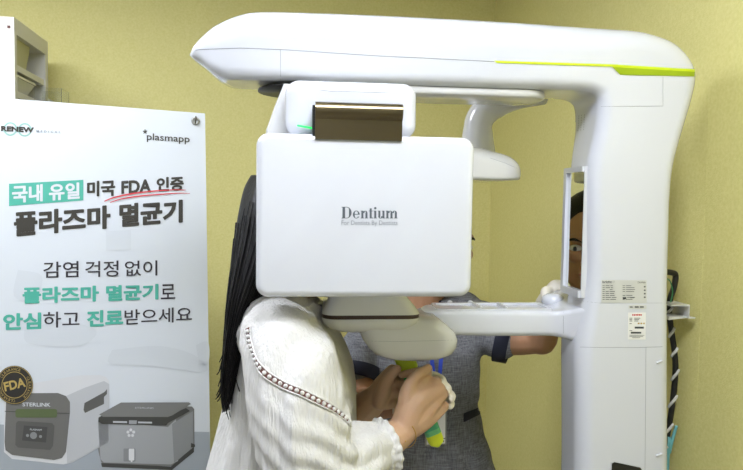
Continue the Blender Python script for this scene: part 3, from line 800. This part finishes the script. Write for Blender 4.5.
cbox('top_board', -CW/2, CW/2, -D2+.02, D2-.025, ctop-.045, ctop)
zs = [P(15, y, 1.95).z for y in (64, 86)]
shelves = []
SH = [P(14, 66, 1.95).z, P(14, 92, 1.95).z, 1.35, 1.0, .6, .1]
for z in SH: cbox('shelf_board', -CW/2+.01, CW/2-.005, -D2+.02, D2-.025, z-.018, z)
b = MB(); kk = Vector((CW/2-.018, -D2, ctop-.025)); b.add(*box(kk.x, kk.x+.008, kk.y-.001, kk.y, kk.z-.008, kk.z)); b.build('cap_screw', mat('screw_brown', '#5a2c22', .5), cabn)
def C_(x, y, z): return RM @ (Vector((cp-CW/2, (cq0+cq1)/2, 0))+Vector((x, y, z)))
BIN = mat('bin_olive', '#b7b48f', .5)
z = SH[0]
b = MB(); o_ = (-.08, -D2+.03)
rr = [[Vector((a*s, c*s, h)) for a, c in rrect(-.11, .11, -.07, .07, .012, 4)] for s, h in ((.86, 0), (.97, .085), (1.04, .085), (1.04, .1), (.96, .1), (.85, .008))]
bx = empty('storage_bin', C_(.1, -D2+.13, z), RA, 'small beige storage bin on the top shelf of the cabinet', 'storage bin')
obj('tub', *loft(rr), BIN, bx)
m = MB()
for k in range(9): m.add(*box(-.11+k*.025, -.102+k*.025, -.073, -.07, .02, .08))
m.build('rib_band', BIN, bx)
z = SH[1]
def paper_stack(name, x, y, z, wx, wy, h, label, cat):
    r = empty(name, C_(x, y, z), RA, label, cat); m = MB(); n = 7
    for k in range(n):
        dx, dy = random.uniform(-.006, .006), random.uniform(-.006, .006); m.add(*box(-wx/2+dx, wx/2+dx, -wy/2+dy, wy/2+dy, h*k/n, h*(k+.96)/n))
    m.build('sheets', PAPER2, r); return r
tr0 = empty('white_tray', C_(.09, -D2+.14, SH[1]), RA, 'white slanted tray on the middle shelf of the cabinet', 'tray')
rr = [[Vector((a*s, c*s, h)) for a, c in rrect(-.12, .12, -.09, .09, .015, 4)] for s, h in ((.8, 0), (1, .045), (1.03, .045), (1.03, .052), (.97, .052), (.78, .006))]
obj('dish', *loft(rr), WHITE2, tr0); m = MB(); m.add(*tube([Vector((.0, 0, .03)), Vector((.0, 0, .07))], .03, 16)); m.build('dish_insert', GREY, tr0)
tb = empty('carton', C_(.09, -D2+.1, SH[2]), RA, 'small brown and white carton on the lower visible shelf of the cabinet', 'carton')
obj('carton_body', *box(-.09, .09, -.05, .05, 0, .2), mat('carton_brown', '#6d5044', .7), tb); obj('lid', *box(-.094, .094, -.054, .054, .2, .235), PAPER2, tb)

# clear pocket fixed to the cabinet's front edge
CLEAR = mat('clear_acrylic', '#f2f4f2', .05, trans=1)
pa, pb_ = P(33, 87, 2.06), P(58, 110, 2.1)
ci = Matrix.Translation(Vector((cp-CW/2, (cq0+cq1)/2, 0))).inverted() @ RI
qa, qb = ci @ pa, ci @ pb_
pk = MB(); X0 = CW/2+.001
for b_ in ((X0, X0+.08, qa.y, qa.y+.002, qb.z, qa.z), (X0, X0+.08, qb.y+.05, qb.y+.052, qb.z, qa.z), (X0+.078, X0+.08, qa.y+.002, qb.y+.05, qb.z, qa.z), (X0, X0+.08, qa.y+.002, qb.y+.05, qb.z-.002, qb.z)): pk.add(*box(*b_))
pk.build('clear_pocket', CLEAR, cabn)
lf = MB()
for k in range(3): lf.add(*box(X0+.03+.004*k, X0+.032+.004*k, qa.y+.03, qb.y+.045, qb.z+.001, qa.z-.03-.004*k))
lf.build('leaflet', PAPER2, cabn)
# ------------------------------------------------------------ people
def W(px, py, Y): return P(px, py, Y)
def cap(mb, pts, rad, flat=1.0, n=14, k=5, up=Vector((0, 0, 1))):
    p4 = [Vector((*p, r)) for p, r in zip(pts, rad)]
    sp = smoothpath(p4, k) if len(pts) > 2 else p4
    mb.add(*tube([Vector(p[:3]) for p in sp], [p[3] for p in sp], n, True, flat, up, round_ends=True))
def head(mb, c, fwd, up, s=1.0):               # skull, jaw, face; fwd the gaze direction
    fwd = fwd.normalized(); side = up.cross(fwd).normalized(); up = fwd.cross(side).normalized()
    Rm = Matrix((fwd, side, up)).transposed()
    def E(x, y, z, a, b, d): mb.add(*ellip(c+Rm @ Vector((x*s, y*s, z*s)), a*s, b*s, d*s, 24, 16, Rm))
    E(-.012, 0, .03, .097, .078, .09)           # skull
    E(.022, 0, -.03, .07, .064, .082)           # face
    E(.05, 0, -.085, .036, .04, .03)            # chin
    E(.03, .036, -.06, .045, .028, .045); E(.03, -.036, -.06, .045, .028, .045)
    E(.075, .03, -.012, .022, .026, .02); E(.075, -.03, -.012, .022, .026, .02)   # cheeks
    E(.08, 0, .032, .02, .05, .014)             # brow
    cap(mb, [c+Rm @ (Vector((.088, 0, .018))*s), c+Rm @ (Vector((.1, 0, -.005))*s), c+Rm @ (Vector((.108, 0, -.024))*s)], [.008*s, .0095*s, .0125*s], n=10)
    for q in (1, -1):
        E(.1, q*.011, -.028, .009, .008, .007)
        E(-.008, q*.078, -.005, .02, .008, .031)  # ears
    E(.09, 0, -.056, .014, .024, .0065); E(.088, 0, -.067, .014, .021, .007)      # lips
    return Rm
def face_parts(root, c, Rm, s, brow_m, eye_w, lip_m):
    for q in (1, -1):
        e = MB(); e.add(*ellip(c+Rm @ (Vector((.0835, q*.031, .007))*s), .011*s, .0155*s, .0085*s, 14, 10, Rm))
        o = e.build('eye', eye_w, root, True); o.data.transform(root.matrix_world.inverted())
        e = MB(); e.add(*ellip(c+Rm @ (Vector((.091, q*.031, .007))*s), .0045*s, .006*s, .006*s, 12, 8, Rm))
        i = e.build('iris', DARK, o, True); i.data.transform(root.matrix_world.inverted())
        e = MB(); cap(e, [c+Rm @ (Vector((.094, q*.014, .026))*s), c+Rm @ (Vector((.094, q*.033, .031))*s), c+Rm @ (Vector((.083, q*.053, .025))*s)], [.003*s, .0035*s, .002*s], n=8)
        o = e.build('eyebrow', brow_m, root, True); o.data.transform(root.matrix_world.inverted())
    e = MB(); e.add(*ellip(c+Rm @ (Vector((.0935, 0, -.056))*s), .0125*s, .022*s, .0055*s, 16, 8, Rm)); e.add(*ellip(c+Rm @ (Vector((.0915, 0, -.066))*s), .0125*s, .019*s, .0062*s, 16, 8, Rm))
    o = e.build('lips', lip_m, root, True); o.data.transform(root.matrix_world.inverted())
def skin(name, mb, voxel, root, material, smooth=4):
    me = remesh(mb, voxel, smooth); me.transform(root.matrix_world.inverted())
    return link(name, me, material, root, True)
def loc(root, mb, name, m, smooth=True, parent=None, sharp=None):
    inv = root.matrix_world.inverted(); mb.v = [inv @ Vector(x) for x in mb.v]
    return mb.build(name, m, parent or root, smooth, sharp)
EYEW = mat('eye_white', '#e8e6e2', .25); LIP = mat('lips', '#a8605a', .45)

# ---- the patient: woman in a white blouse, facing the column, seen from her right and behind
pat = empty('person', (-.16, 1.21, 0), 0, 'person with long black hair in a white crinkled blouse gripping the green scanner handle', 'person')
bpy.context.view_layer.update()
sk = MB()
hc = W(318, 236, 1.25); hf = Vector((1, .02, .06))
HR = head(sk, hc, hf, Vector((0, 0, 1)), 1.04)
nb = W(281, 312, 1.21)
cap(sk, [hc+Vector((-.03, 0, -.04)), nb+Vector((0, 0, .03)), nb+Vector((0, 0, -.06))], [.052, .056, .075])
# trunk (under the clothes)
for z, xa, xb, b in ((1.22, -.22, -.07, .155),):
    pass
def torso(rows, n=28):                         # rows: z, x back, x front, half breadth, y centre
    rr = []
    for z, xa, xb, b, yc in rows:
        c = (xa+xb)/2; a = (xb-xa)/2
        rr.append([Vector((c+a*math.copysign(abs(cos(t))**.85, cos(t)), yc+b*math.copysign(abs(sin(t))**.85, sin(t)), z)) for t in [2*pi*k/n for k in range(n)]])
    return rr
sk.add(*loft(torso([(1.28, -.2, -.12, .1, 1.21), (1.24, -.215, -.08, .15, 1.21), (1.18, -.225, -.06, .15, 1.21), (1.05, -.24, -.06, .135, 1.21), (.95, -.26, -.06, .145, 1.21), (.8, -.28, -.05, .17, 1.21)])))
for s_ in (-1, 1):
    cap(sk, [(-.17, 1.21+s_*.09, .84), (-.15, 1.21+s_*.095, .48), (-.17, 1.21+s_*.095, .1)], [.085, .058, .038])
    cap(sk, [(-.18, 1.21+s_*.095, .05), (-.05, 1.21+s_*.1, .035)], [.035, .025])
# right arm
rsh, rel, rwr = W(284, 335, 1.045), W(318, 482, 1.02), W(402, 432, 1.12)
cap(sk, [rsh, rsh*.5+rel*.5, rel], [.05, .045, .038])
cap(sk, [rel, rel*.55+rwr*.45, rwr], [.04, .039, .026], k=6)
# right hand: back to the camera, fingers closed round the grip
def finger(mb, pts, r): cap(mb, pts, r, n=10, k=4)
kn = [W(424, 374, 1.165), W(434, 384, 1.16), W(441, 396, 1.16), W(441.5, 409, 1.165)]
mid = (kn[1]+kn[2])/2
for k_, r_ in zip(kn, (.0115, .0115, .011, .0105)):
    cap(sk, [rwr, rwr*.5+k_*.5+Vector((0, -.006, 0)), k_], [.021, .018, r_], n=12)
cap(sk, [rwr, W(414, 404, 1.135), mid], [.024, .026, .016])
gx = (g1-g0).normalized()
gwd = (MI3.inverted() @ gx)
for i, k_ in enumerate(kn):
    L1 = (.036, .039, .037, .03)[i]
    pip = k_+Vector((.008, .034, -.004)); dip = pip+Vector((-.024, .014, -.006)); tip = dip+Vector((-.021, -.004, -.004))
    finger(sk, [k_, pip, dip, tip], [(.0105, .0105, .0102, .0095)[i], .0095, .0085, .0075])
finger(sk, [W(407, 422, 1.125), W(407, 396, 1.13), W(414, 379, 1.142), W(428, 368.5, 1.155)], [.018, .016, .0112, .0088])
# left arm and hand, beyond the grip
lsh, lel, lwr = W(300, 335, 1.37), W(338, 432, 1.36), W(376, 398, 1.27)
cap(sk, [lsh, (lsh+lel)/2, lel], [.05, .044, .038])
cap(sk, [lel, (lel+lwr)/2, lwr], [.04, .037, .027])
lk = [W(392, 370, 1.235), W(394, 381, 1.235), W(395, 392, 1.235), W(393, 403, 1.235)]
for k_ in lk: cap(sk, [lwr, (lwr+k_)/2, k_], [.023, .02, .0115], n=12)
cap(sk, [lwr, W(385, 388, 1.25)], [.025, .025])
for i, k_ in enumerate(lk):
    finger(sk, [k_, k_+Vector((.018, .012, -.004)), k_+Vector((.04, .006, -.008)), k_+Vector((.046, -.012, -.01))], [.0105, .01, .009, .008])
finger(sk, [W(380, 402, 1.24), W(384, 388, 1.22), W(390, 376, 1.205), W(397, 369, 1.195)], [.016, .0145, .011, .009])
skin('body', sk, .0028, pat, SKIN, 5)
face_parts(pat, hc, HR, 1.04, HAIR, EYEW, LIP)

# blouse: trunk and sleeves fused, then pressed into soft folds
bl_ = MB()
T = [(1.328, -.2, -.125, .05, 1.21), (1.318, -.215, -.115, .085, 1.21), (1.295, -.232, -.09, .135, 1.21), (1.265, -.24, -.072, .165, 1.21), (1.225, -.246, -.05, .175, 1.21), (1.18, -.252, -.033, .175, 1.21),
     (1.13, -.262, -.024, .172, 1.21), (1.06, -.282, -.024, .172, 1.21), (.98, -.302, -.03, .18, 1.21), (.88, -.318, -.035, .19, 1.21), (.74, -.335, -.03, .2, 1.21)]
bl_.add(*loft(torso(T)))
cap(bl_, [W(272, 330, 1.08), W(288, 352, 1.03), W(300, 410, 1.0), W(312, 478, .995)], [.06, .07, .078, .075], k=6)
cap(bl_, [W(312, 482, .995), W(338, 468, 1.03), W(358, 456, 1.06), W(370, 450, 1.08)], [.066, .06, .052, .046], k=6)
cap(bl_, [W(290, 330, 1.35), W(310, 360, 1.4), W(330, 410, 1.4)], [.06, .068, .066], k=5)
me = remesh(bl_, .005, 8, .6)
def fold(co, no):
    x, y, z = co
    n1 = noise.noise(Vector((x*9, y*9, z*5))); n2 = noise.noise(Vector((x*20+3, y*20, z*6)))
    v_ = .0055*sin((x*1.0-y*.55)*115+n1*5+z*8)*(.35+.65*(n2*.5+.5)) + .004*n1
    d = (Vector(co)-W(330, 470, 1.0)).length   # crush folds in the crook of the elbow
    v_ += .006*math.exp(-(d/.11)**2)*sin((x*.6+z)*160+n2*3)
    return v_
me.calc_loop_triangles()
nv = [v.normal.copy() for v in me.vertices]
for v, n_ in zip(me.vertices, nv):
    if v.co.z > 1.31: continue
    v.co += n_*fold(v.co, n_)
me.transform(pat.matrix_world.inverted())
blouse = link('blouse', me, LINEN, pat, True)
KB = bvh_of([blouse])
# smocked cuff
ca, cbv = W(356, 458, 1.07), W(386, 446, 1.105)
ad = (cbv-ca).normalized(); ux = ad.cross(Vector((0, 1, 0))).normalized(); uy = ad.cross(ux)
m = MB(); rr = []
for i in range(26):
    t = i/25; r_ = .0485-.006*sin(pi*t)+.0016*sin(t*pi*9)
    if t > .86: r_ += (t-.86)*.01
    am = .0007+.0009*max(0, (t-.82)/.18)
    rr.append([ca.lerp(cbv, t)+(ux*cos(a)+uy*sin(a))*(r_+am*sin(a*(34 if i < 20 else 17)+t*3)) for a in [2*pi*k/136 for k in range(136)]])
rr2 = [[ca.lerp(cbv, i/25)+(p-ca.lerp(cbv, i/25))*.93 for p in rr[i]] for i in range(25, 17, -1)]
m.add(*loft(rr+rr2, True, True)); loc(pat, m, 'cuff', LINEN, parent=blouse)
# openwork trim round the shoulder: dark openings with white bridges
tp = [(248, 328), (249.5, 340), (253, 352), (258, 364), (266, 374), (276, 381), (288, 387), (302, 393), (316, 400), (330, 407.5), (341, 415), (350, 424)]
sp = smoothpath([(a, b, 0) for a, b in tp], 8); hp = []
for p in sp:
    h, n_ = cast(KB, p.x, p.y)
    if h is not None: hp.append((h, n_))
m = MB(); d_ = 0; lo = MB(); beads = MB()
for (a, na), (b, nb_) in zip(hp[:-1], hp[1:]):
    s_ = (b-a).normalized().cross(na)*.0042
    m.add([a+s_+na*.0012, a-s_+na*.0012, b-s_+nb_*.0012, b+s_+nb_*.0012], [(0, 1, 2, 3)])
trim = loc(pat, m, 'lace_trim', mat('lace_openings', '#6b4a44', .9), parent=blouse)
acc = 0; last = hp[0][0]
for (a, na), (b, nb_) in zip(hp[:-1], hp[1:]):
    L_ = (b-a).length; acc += L_
    if acc > .0085:
        acc = 0; beads.add(*ellip(a+na*.002, .0034, .0034, .0034, 8, 6))
for sg in (1, -1):
    pp = [a+(b-a).normalized().cross(na)*.0052*sg+na*.0016 for (a, na), (b, _) in zip(hp[:-1], hp[1:])]
    beads.add(*tube(pp, .0013, 6))
loc(pat, beads, 'lace_bead', LINEN, parent=trim)
# trousers and shoes
m = MB()
for s_ in (-1, 1): cap(m, [(-.17, 1.21+s_*.09, .9), (-.15, 1.21+s_*.098, .5), (-.17, 1.21+s_*.098, .09)], [.11, .085, .07])
me = remesh(m, .008, 4); me.transform(pat.matrix_world.inverted()); link('trousers', me, mat('trouser_cloth', '#3a3d45', .8), pat, True)
for s_ in (-1, 1):
    m = MB(); cap(m, [(-.2, 1.21+s_*.098, .045), (-.1, 1.21+s_*.1, .04), (-.01, 1.21+s_*.105, .036)], [.045, .046, .036]); 
    for i, q in enumerate(m.v): m.v[i] = Vector((q.x, q.y, max(q.z, .001)))
    loc(pat, m, 'shoe', DARK)
# bracelet
m = MB(); bc = rwr.lerp(rel, .02); bx_ = (rwr-rel).normalized(); bu = bx_.cross(Vector((0, 1, 0))).normalized(); bv = bx_.cross(bu)
m.add(*tube([bc+bx_*.012*sin(a)+(bu*cos(a)+bv*sin(a))*.0285 for a in [2*pi*k/40 for k in range(41)]], .0007, 6))
m.add(*ellip(W(405, 441, 1.09), .002, .002, .002, 8, 6)); loc(pat, m, 'bracelet', mat('gold', '#c09a4a', .3, metal=1))
# hair: cap over the head and the long fall down the back, with loose strands
hm = MB()
hm.add(*ellip(hc+HR @ Vector((-.03, 0, .035)), .11, .098, .105, 28, 18, HR))
rows = [(176, 252, 300, 1.25, .06), (190, 246, 300, 1.24, .085), (215, 241, 298, 1.22, .1), (245, 237, 290, 1.19, .1), (275, 233.5, 276, 1.16, .095), (300, 231, 262, 1.135, .085), (325, 228.5, 252, 1.115, .07), (350, 226, 244.5, 1.10, .058), (375, 223.5, 238.5, 1.095, .045), (395, 222.5, 233, 1.09, .03), (410, 223, 227.5, 1.09, .012)]
rr = []
for y, xa, xb, Y, b in cr([list(map(float, r)) for r in rows], 4):
    p, q = W(xa, y, Y), W(xb, y, Y); c = (p+q)/2; a = (q.x-p.x)/2
    rr.append([Vector((c.x+a*cos(t), Y+b*sin(t), c.z))*1 + Vector((0, 0, 0)) for t in [2*pi*k/40 for k in range(40)]])
for i, ring_ in enumerate(rr):
    c = sum(ring_, Vector())/len(ring_)
    for k, v in enumerate(ring_):
        d = (v-c); ring_[k] = c+d*(1+.05*sin(k*pi/40*2*9+1.3*noise.noise(Vector((k*.6, i*.08, 0))))+.04*noise.noise(Vector((k*1.7, i*.05, 3))))
hm.add(*loft(rr))
for k in range(150):
    a = random.uniform(-pi, 0) if k < 120 else random.uniform(0, pi); i0 = random.randrange(6, 20); i1 = random.randrange(28, len(rr)); drift = random.uniform(-.05, .08); pts = []
    for i in range(i0, i1, 3):
        ring_ = rr[i]; c = sum(ring_, Vector())/40; v = ring_[int((a % (2*pi))/(2*pi)*40) % 40]
        pts.append(c+(v-c)*(1.02+drift*(i-i0)/30)+Vector((random.uniform(-.001, .001), 0, 0)))
    if k % 3 == 0 and len(pts) > 2: pts.append(pts[-1]+Vector((random.uniform(-.012, .008), random.uniform(-.01, .01), random.uniform(-.035, -.01))))
    if len(pts) > 2: hm.add(*tube(smoothpath(pts, 2), .0009, 4))
for y0 in range(14):                           # wisps on the shoulder
    a = W(random.uniform(248, 262), random.uniform(300, 306), 1.09); b = W(random.uniform(240, 262), random.uniform(330, 352), 1.06)
    hm.add(*tube(smoothpath([a, (a+b)/2+Vector((random.uniform(-.008, .008), -.012, 0)), b], 4), .0006, 4))
loc(pat, hm, 'hair', HAIR)

# ---- the operator: grey uniform, behind the scanner, one hand at the column and one at the grip
ope = empty('person', (.14, 1.64, 0), 0, 'person in a grey short-sleeved uniform with blue lanyard standing behind the scanner', 'person')
bpy.context.view_layer.update()
sk = MB(); oh = W(434, 243, 1.6); of = Vector((.45, -.6, -.12))
OR = head(sk, oh, of, Vector((0, 0, 1)), 1.0)
on = W(427, 306, 1.61)
cap(sk, [oh+Vector((0, .02, -.06)), on+Vector((0, .01, .01)), on+Vector((0, .03, -.08))], [.05, .052, .07])
def row(y, xa, xb, Y, d): p, q = W(xa, y, Y), W(xb, y, Y); return ((p.z+q.z)/2, p.x, q.x, d, Y)
def torso_f(rows, n=32):
    return [[Vector(((xa+xb)/2+(xb-xa)/2*math.copysign(abs(cos(t))**.8, cos(t)), Y+d*math.copysign(abs(sin(t))**.8, sin(t)), z)) for t in [2*pi*k/n for k in range(n)]] for z, xa, xb, d, Y in rows]
U = [row(292, 436, 474, 1.64, .045), row(299, 424, 481, 1.635, .07), row(308, 398, 483, 1.63, .085), row(322, 374, 482, 1.62, .095), row(345, 366, 481, 1.61, .11), (row(375, 370, 478, 1.61, .115)), row(405, 376, 478, 1.62, .112), row(430, 376, 482, 1.63, .112), row(470, 372, 497, 1.64, .13), row(530, 362, 512, 1.65, .15), row(620, 360, 516, 1.65, .155)]
sk.add(*loft(torso_f([(z, xa+.012, xb-.012, d-.012, Y) for z, xa, xb, d, Y in U])))
for s_ in (-1, 1):
    cap(sk, [(.16+s_*.085, 1.65, .75), (.16+s_*.09, 1.63, .44), (.16+s_*.09, 1.66, .09)], [.085, .06, .04]); cap(sk, [(.16+s_*.09, 1.67, .05), (.17+s_*.1, 1.53, .035)], [.036, .026])
# arm towards the column
s1_, e1_, w1_ = W(466, 318, 1.6), W(541, 339, 1.53), W(552, 299, 1.47)
cap(sk, [s1_, W(505, 337, 1.57), e1_], [.052, .043, .034]); cap(sk, [e1_, (e1_+w1_)/2, w1_], [.038, .034, .026])
# arm down to the grip
s2_, e2_, w2_ = W(366, 350, 1.58), W(358, 404, 1.5), W(412, 402, 1.32)
cap(sk, [s2_, W(357, 376, 1.55), e2_], [.046, .042, .037]); cap(sk, [e2_, (e2_+w2_)/2, w2_], [.038, .034, .026])
skin('body', sk, .0035, ope, SKIN2, 5)
face_parts(ope, oh, OR, 1.0, HAIR, EYEW, LIP)
m = MB(); m.add(*ellip(oh+OR @ Vector((-.028, 0, .045)), .098, .09, .092, 28, 18, OR)); m.add(*ellip(oh+OR @ Vector((-.115, 0, .0)), .045, .05, .05, 20, 12, OR))
cap(m, [oh+OR @ Vector((.06, -.05, .095)), oh+OR @ Vector((.03, -.085, .04)), oh+OR @ Vector((.0, -.09, -.03))], [.02, .02, .008])
loc(ope, m, 'hair', HAIR)
# gloves
def glove(base, palm_end, knuckles, chains, thumb, r=.011):
    mb = MB(); cap(mb, [base+(base-palm_end).normalized()*.035, base], [.031, .029])
    cap(mb, [base, palm_end], [.027, .024])
    for k_, ch in zip(knuckles, chains): cap(mb, [base, (base+k_)/2, k_], [.022, .02, r], n=12); finger(mb, [k_]+[k_+Vector(c) for c in ch], [r, r*.96, r*.9, r*.8])
    finger(mb, thumb, [.017, .014, .0115, .0095])
    me = remesh(mb, .0028, 4); me.transform(ope.matrix_world.inverted()); return link('glove', me, GLOVE, ope, True)
gk = [W(431, 375, 1.25), W(436, 382.5, 1.245), W(440, 390, 1.245), W(439, 397, 1.25)]
glove(w2_, W(428, 390, 1.262), gk, [((.012, -.006, -.002), (.02, -.022, -.004), (.018, -.036, -.006))]*4, [w2_+Vector((0, -.01, .01)), W(418, 384, 1.25), W(422, 374, 1.235), W(428, 370, 1.225)], .0092)
hk = [W(561, 285.5, 1.425), W(562, 289, 1.415), W(562, 293, 1.41), W(561, 297, 1.41)]
glove(w1_, W(557, 290, 1.435), hk, [((.018, -.012, .002), (.03, -.022, .0), (.038, -.03, -.004))]*4, [W(552, 296, 1.45), W(547.5, 292, 1.42), W(545.5, 293, 1.4), W(545.5, 297, 1.385)])
# uniform: fused trunk and short sleeves
CHAM = mat('chambray_grey', '#6f7278', .85, bump=((520, 520, 520), .0012, 2)); nt = CHAM.node_tree; b_ = nt.nodes['Principled BSDF']
tc = nt.nodes.new('ShaderNodeTexCoord'); outs = []
for sc in ((900, 900, 70), (70, 70, 900)):
    mp = nt.nodes.new('ShaderNodeMapping'); mp.inputs['Scale'].default_value = sc; n_ = nt.nodes.new('ShaderNodeTexNoise'); n_.inputs['Scale'].default_value = .55; n_.inputs['Detail'].default_value = 3
    nt.links.new(tc.outputs['Object'], mp.inputs[0]); nt.links.new(mp.outputs[0], n_.inputs['Vector']); outs.append(n_.outputs[0])
mx = nt.nodes.new('ShaderNodeMath'); mx.operation = 'ADD'; nt.links.new(outs[0], mx.inputs[0]); nt.links.new(outs[1], mx.inputs[1])
rp_ = nt.nodes.new('ShaderNodeValToRGB'); rp_.color_ramp.elements[0].position = .36; rp_.color_ramp.elements[1].position = .64
hf_ = nt.nodes.new('ShaderNodeMath'); hf_.operation = 'MULTIPLY'; hf_.inputs[1].default_value = .5; nt.links.new(mx.outputs[0], hf_.inputs[0])
rp_.color_ramp.elements[0].color = (*srgb('#4d4e52'), 1); rp_.color_ramp.elements[1].color = (*srgb('#86878b'), 1)
nt.links.new(hf_.outputs[0], rp_.inputs[0]); nt.links.new(rp_.outputs[0], b_.inputs['Base Color'])
m = MB(); m.add(*loft(torso_f(U)))
cap(m, [W(455, 317, 1.61), W(478, 326, 1.595), W(499, 337, 1.575)], [.067, .064, .056])
cap(m, [W(383, 338, 1.6), W(362, 350, 1.58), W(355, 370, 1.55)], [.062, .06, .052])
me = remesh(m, .006, 6, .6)
for v in me.vertices:
    n1 = noise.noise(v.co*14); v.co += v.normal*(.004*noise.noise(v.co*22)+.003*sin(v.co.x*60+v.co.z*45+n1*4))
me.transform(ope.matrix_world.inverted()); uni = link('uniform', me, CHAM, ope, True); UB = bvh_of([uni])
def band(a, b, ra, rb, name, m_=NAVY):
    m = MB(); d = (b-a).normalized(); x = d.cross(Vector((0, 1, 0))).normalized(); y = d.cross(x); R_ = [2*pi*k/32 for k in range(32)]
    m.add(*loft([[c+(x*cos(t)+y*sin(t))*r for t in R_] for c, r in ((a, ra), (b, rb), (b, rb-.006), (a+(b-a)*.5, rb-.01))], False, False)); return loc(ope, m, name, m_, parent=uni)
band(W(498, 337, 1.577), W(511, 340.5, 1.566), .0605, .0575, 'sleeve_cuff'); band(W(356.5, 367, 1.55), W(354.5, 379.5, 1.535), .0595, .0565, 'sleeve_cuff')
def onuni(q, name, m_, nu=6, nv=3, off=.003):
    v, f = patch(UB, ope, q, nu, nv, off); return obj(name, v, f, m_, uni)
onuni([(463, 413), (479.5, 406.5), (479, 414.5), (463, 421.5)], 'pocket_trim', NAVY)
onuni([(434, 296), (442, 297), (441, 312), (436, 311)], 'collar_trim', NAVY)
for x, y in ((450, 303), (470, 303.2)):
    h, n_ = cast(UB, x, y)
    if h is not None: m = MB(); m.add(*ellip(h+n_*.003, .0068, .006, .0055, 14, 8)); loc(ope, m, 'button', WHITE, parent=uni)
m = MB()
for s_ in (-1, 1): cap(m, [(.16+s_*.085, 1.65, .6), (.16+s_*.09, 1.64, .44), (.16+s_*.09, 1.66, .1)], [.1, .085, .07])
me = remesh(m, .008, 4); me.transform(ope.matrix_world.inverted()); link('trousers', me, NAVY, ope, True)
for s_ in (-1, 1):
    m = MB(); cap(m, [(.16+s_*.09, 1.69, .045), (.165+s_*.095, 1.6, .04), (.17+s_*.1, 1.51, .036)], [.044, .045, .036])
    for i, q in enumerate(m.v): m.v[i] = Vector((q.x, q.y, max(q.z, .001)))
    loc(ope, m, 'shoe', WHITE)
# ---- the name badge on its blue ribbon
def onU(x, y, o=.006):
    h, n_ = cast(UB, x, y); return h+Vector((0, -o, 0))
bc_ = onU(436.5, 430)
bdg = empty('name_badge', bc_, 0, 'white name badge hanging on a blue ribbon in front of the grey uniform', 'name badge')
bpy.context.view_layer.update()
yb = min(onU(x, y, 0).y for x in (426, 447) for y in (415, 445))-.006
pb = [W(x, y, yb) for x, y in ((425.5, 408), (447, 406.5), (446.5, 444.5), (425, 446))]
m = MB(); m.add(*loft([pb, [p+Vector((0, .002, 0)) for p in pb]])); case = loc(bdg, m, 'badge_case', mat('badge_grey', '#8b8b84', .4), False)
def onb(q, mi_name, m_, o): 
    mm = MB(); mm.add([W(x, y, yb-o) for x, y in q], [(0, 1, 2, 3)]); return loc(bdg, mm, mi_name, m_, False)
onb([(427, 410), (445.5, 409), (445.2, 437.8), (426.8, 439)], 'card', PAPER2, .0006)
onb([(426.8, 440), (445.2, 439), (445.1, 443.5), (426.6, 444.6)], 'card_strip', PAPER2, .0006)
mm = MB()
for i in range(7):
    x = 428+i*2.4; mm.add([W(a, b, yb-.0012) for a, b in ((x, 441.3-.13*i), (x+1.7, 441.2-.13*i), (x+1.7, 442.9-.13*i), (x, 443-.13*i))], [(0, 1, 2, 3)])
for x in (432, 436): mm.add([W(a, b, yb-.0012) for a, b in ((x, 431), (x+2.2, 431), (x+2.2, 434), (x, 434))], [(0, 1, 2, 3)])
loc(bdg, mm, 'card_print', TXT, False)
onb([(429, 413), (437, 412.5), (437, 424), (429, 424.5)], 'card_photo', mat('card_photo', '#5e6152', .6), .0012)
m = MB()
for pp in ([(429, 330), (430.5, 350), (433.5, 375), (436, 404)], [(443, 330), (441.5, 350), (439.5, 375), (437, 404)]):
    pts = smoothpath([onU(a, b, .004) for a, b in pp], 4)
    m.add(*loft([[p+Vector((s_*.0045, o, 0)) for s_, o in ((-1, 0), (1, 0), (1, -.0012), (-1, -.0012))] for p in pts]))
    top = pts[0]; q2 = [top]+[onU(a, b, .004) for a, b in ((pp[0][0]+(pp[0][0]-436)*.35, 318), (pp[0][0]+(pp[0][0]-436)*.9, 309))]
    m.add(*loft([[p+Vector((s_*.0045, o, 0)) for s_, o in ((-1, 0), (1, 0), (1, -.0012), (-1, -.0012))] for p in q2]))
loc(bdg, m, 'ribbon', BLUE, False)
m = MB(); m.add(*tube([W(436.3, 403, yb+.001), W(436.3, 409, yb+.001)], .003, 8)); loc(bdg, m, 'clip', WHITE2, True)
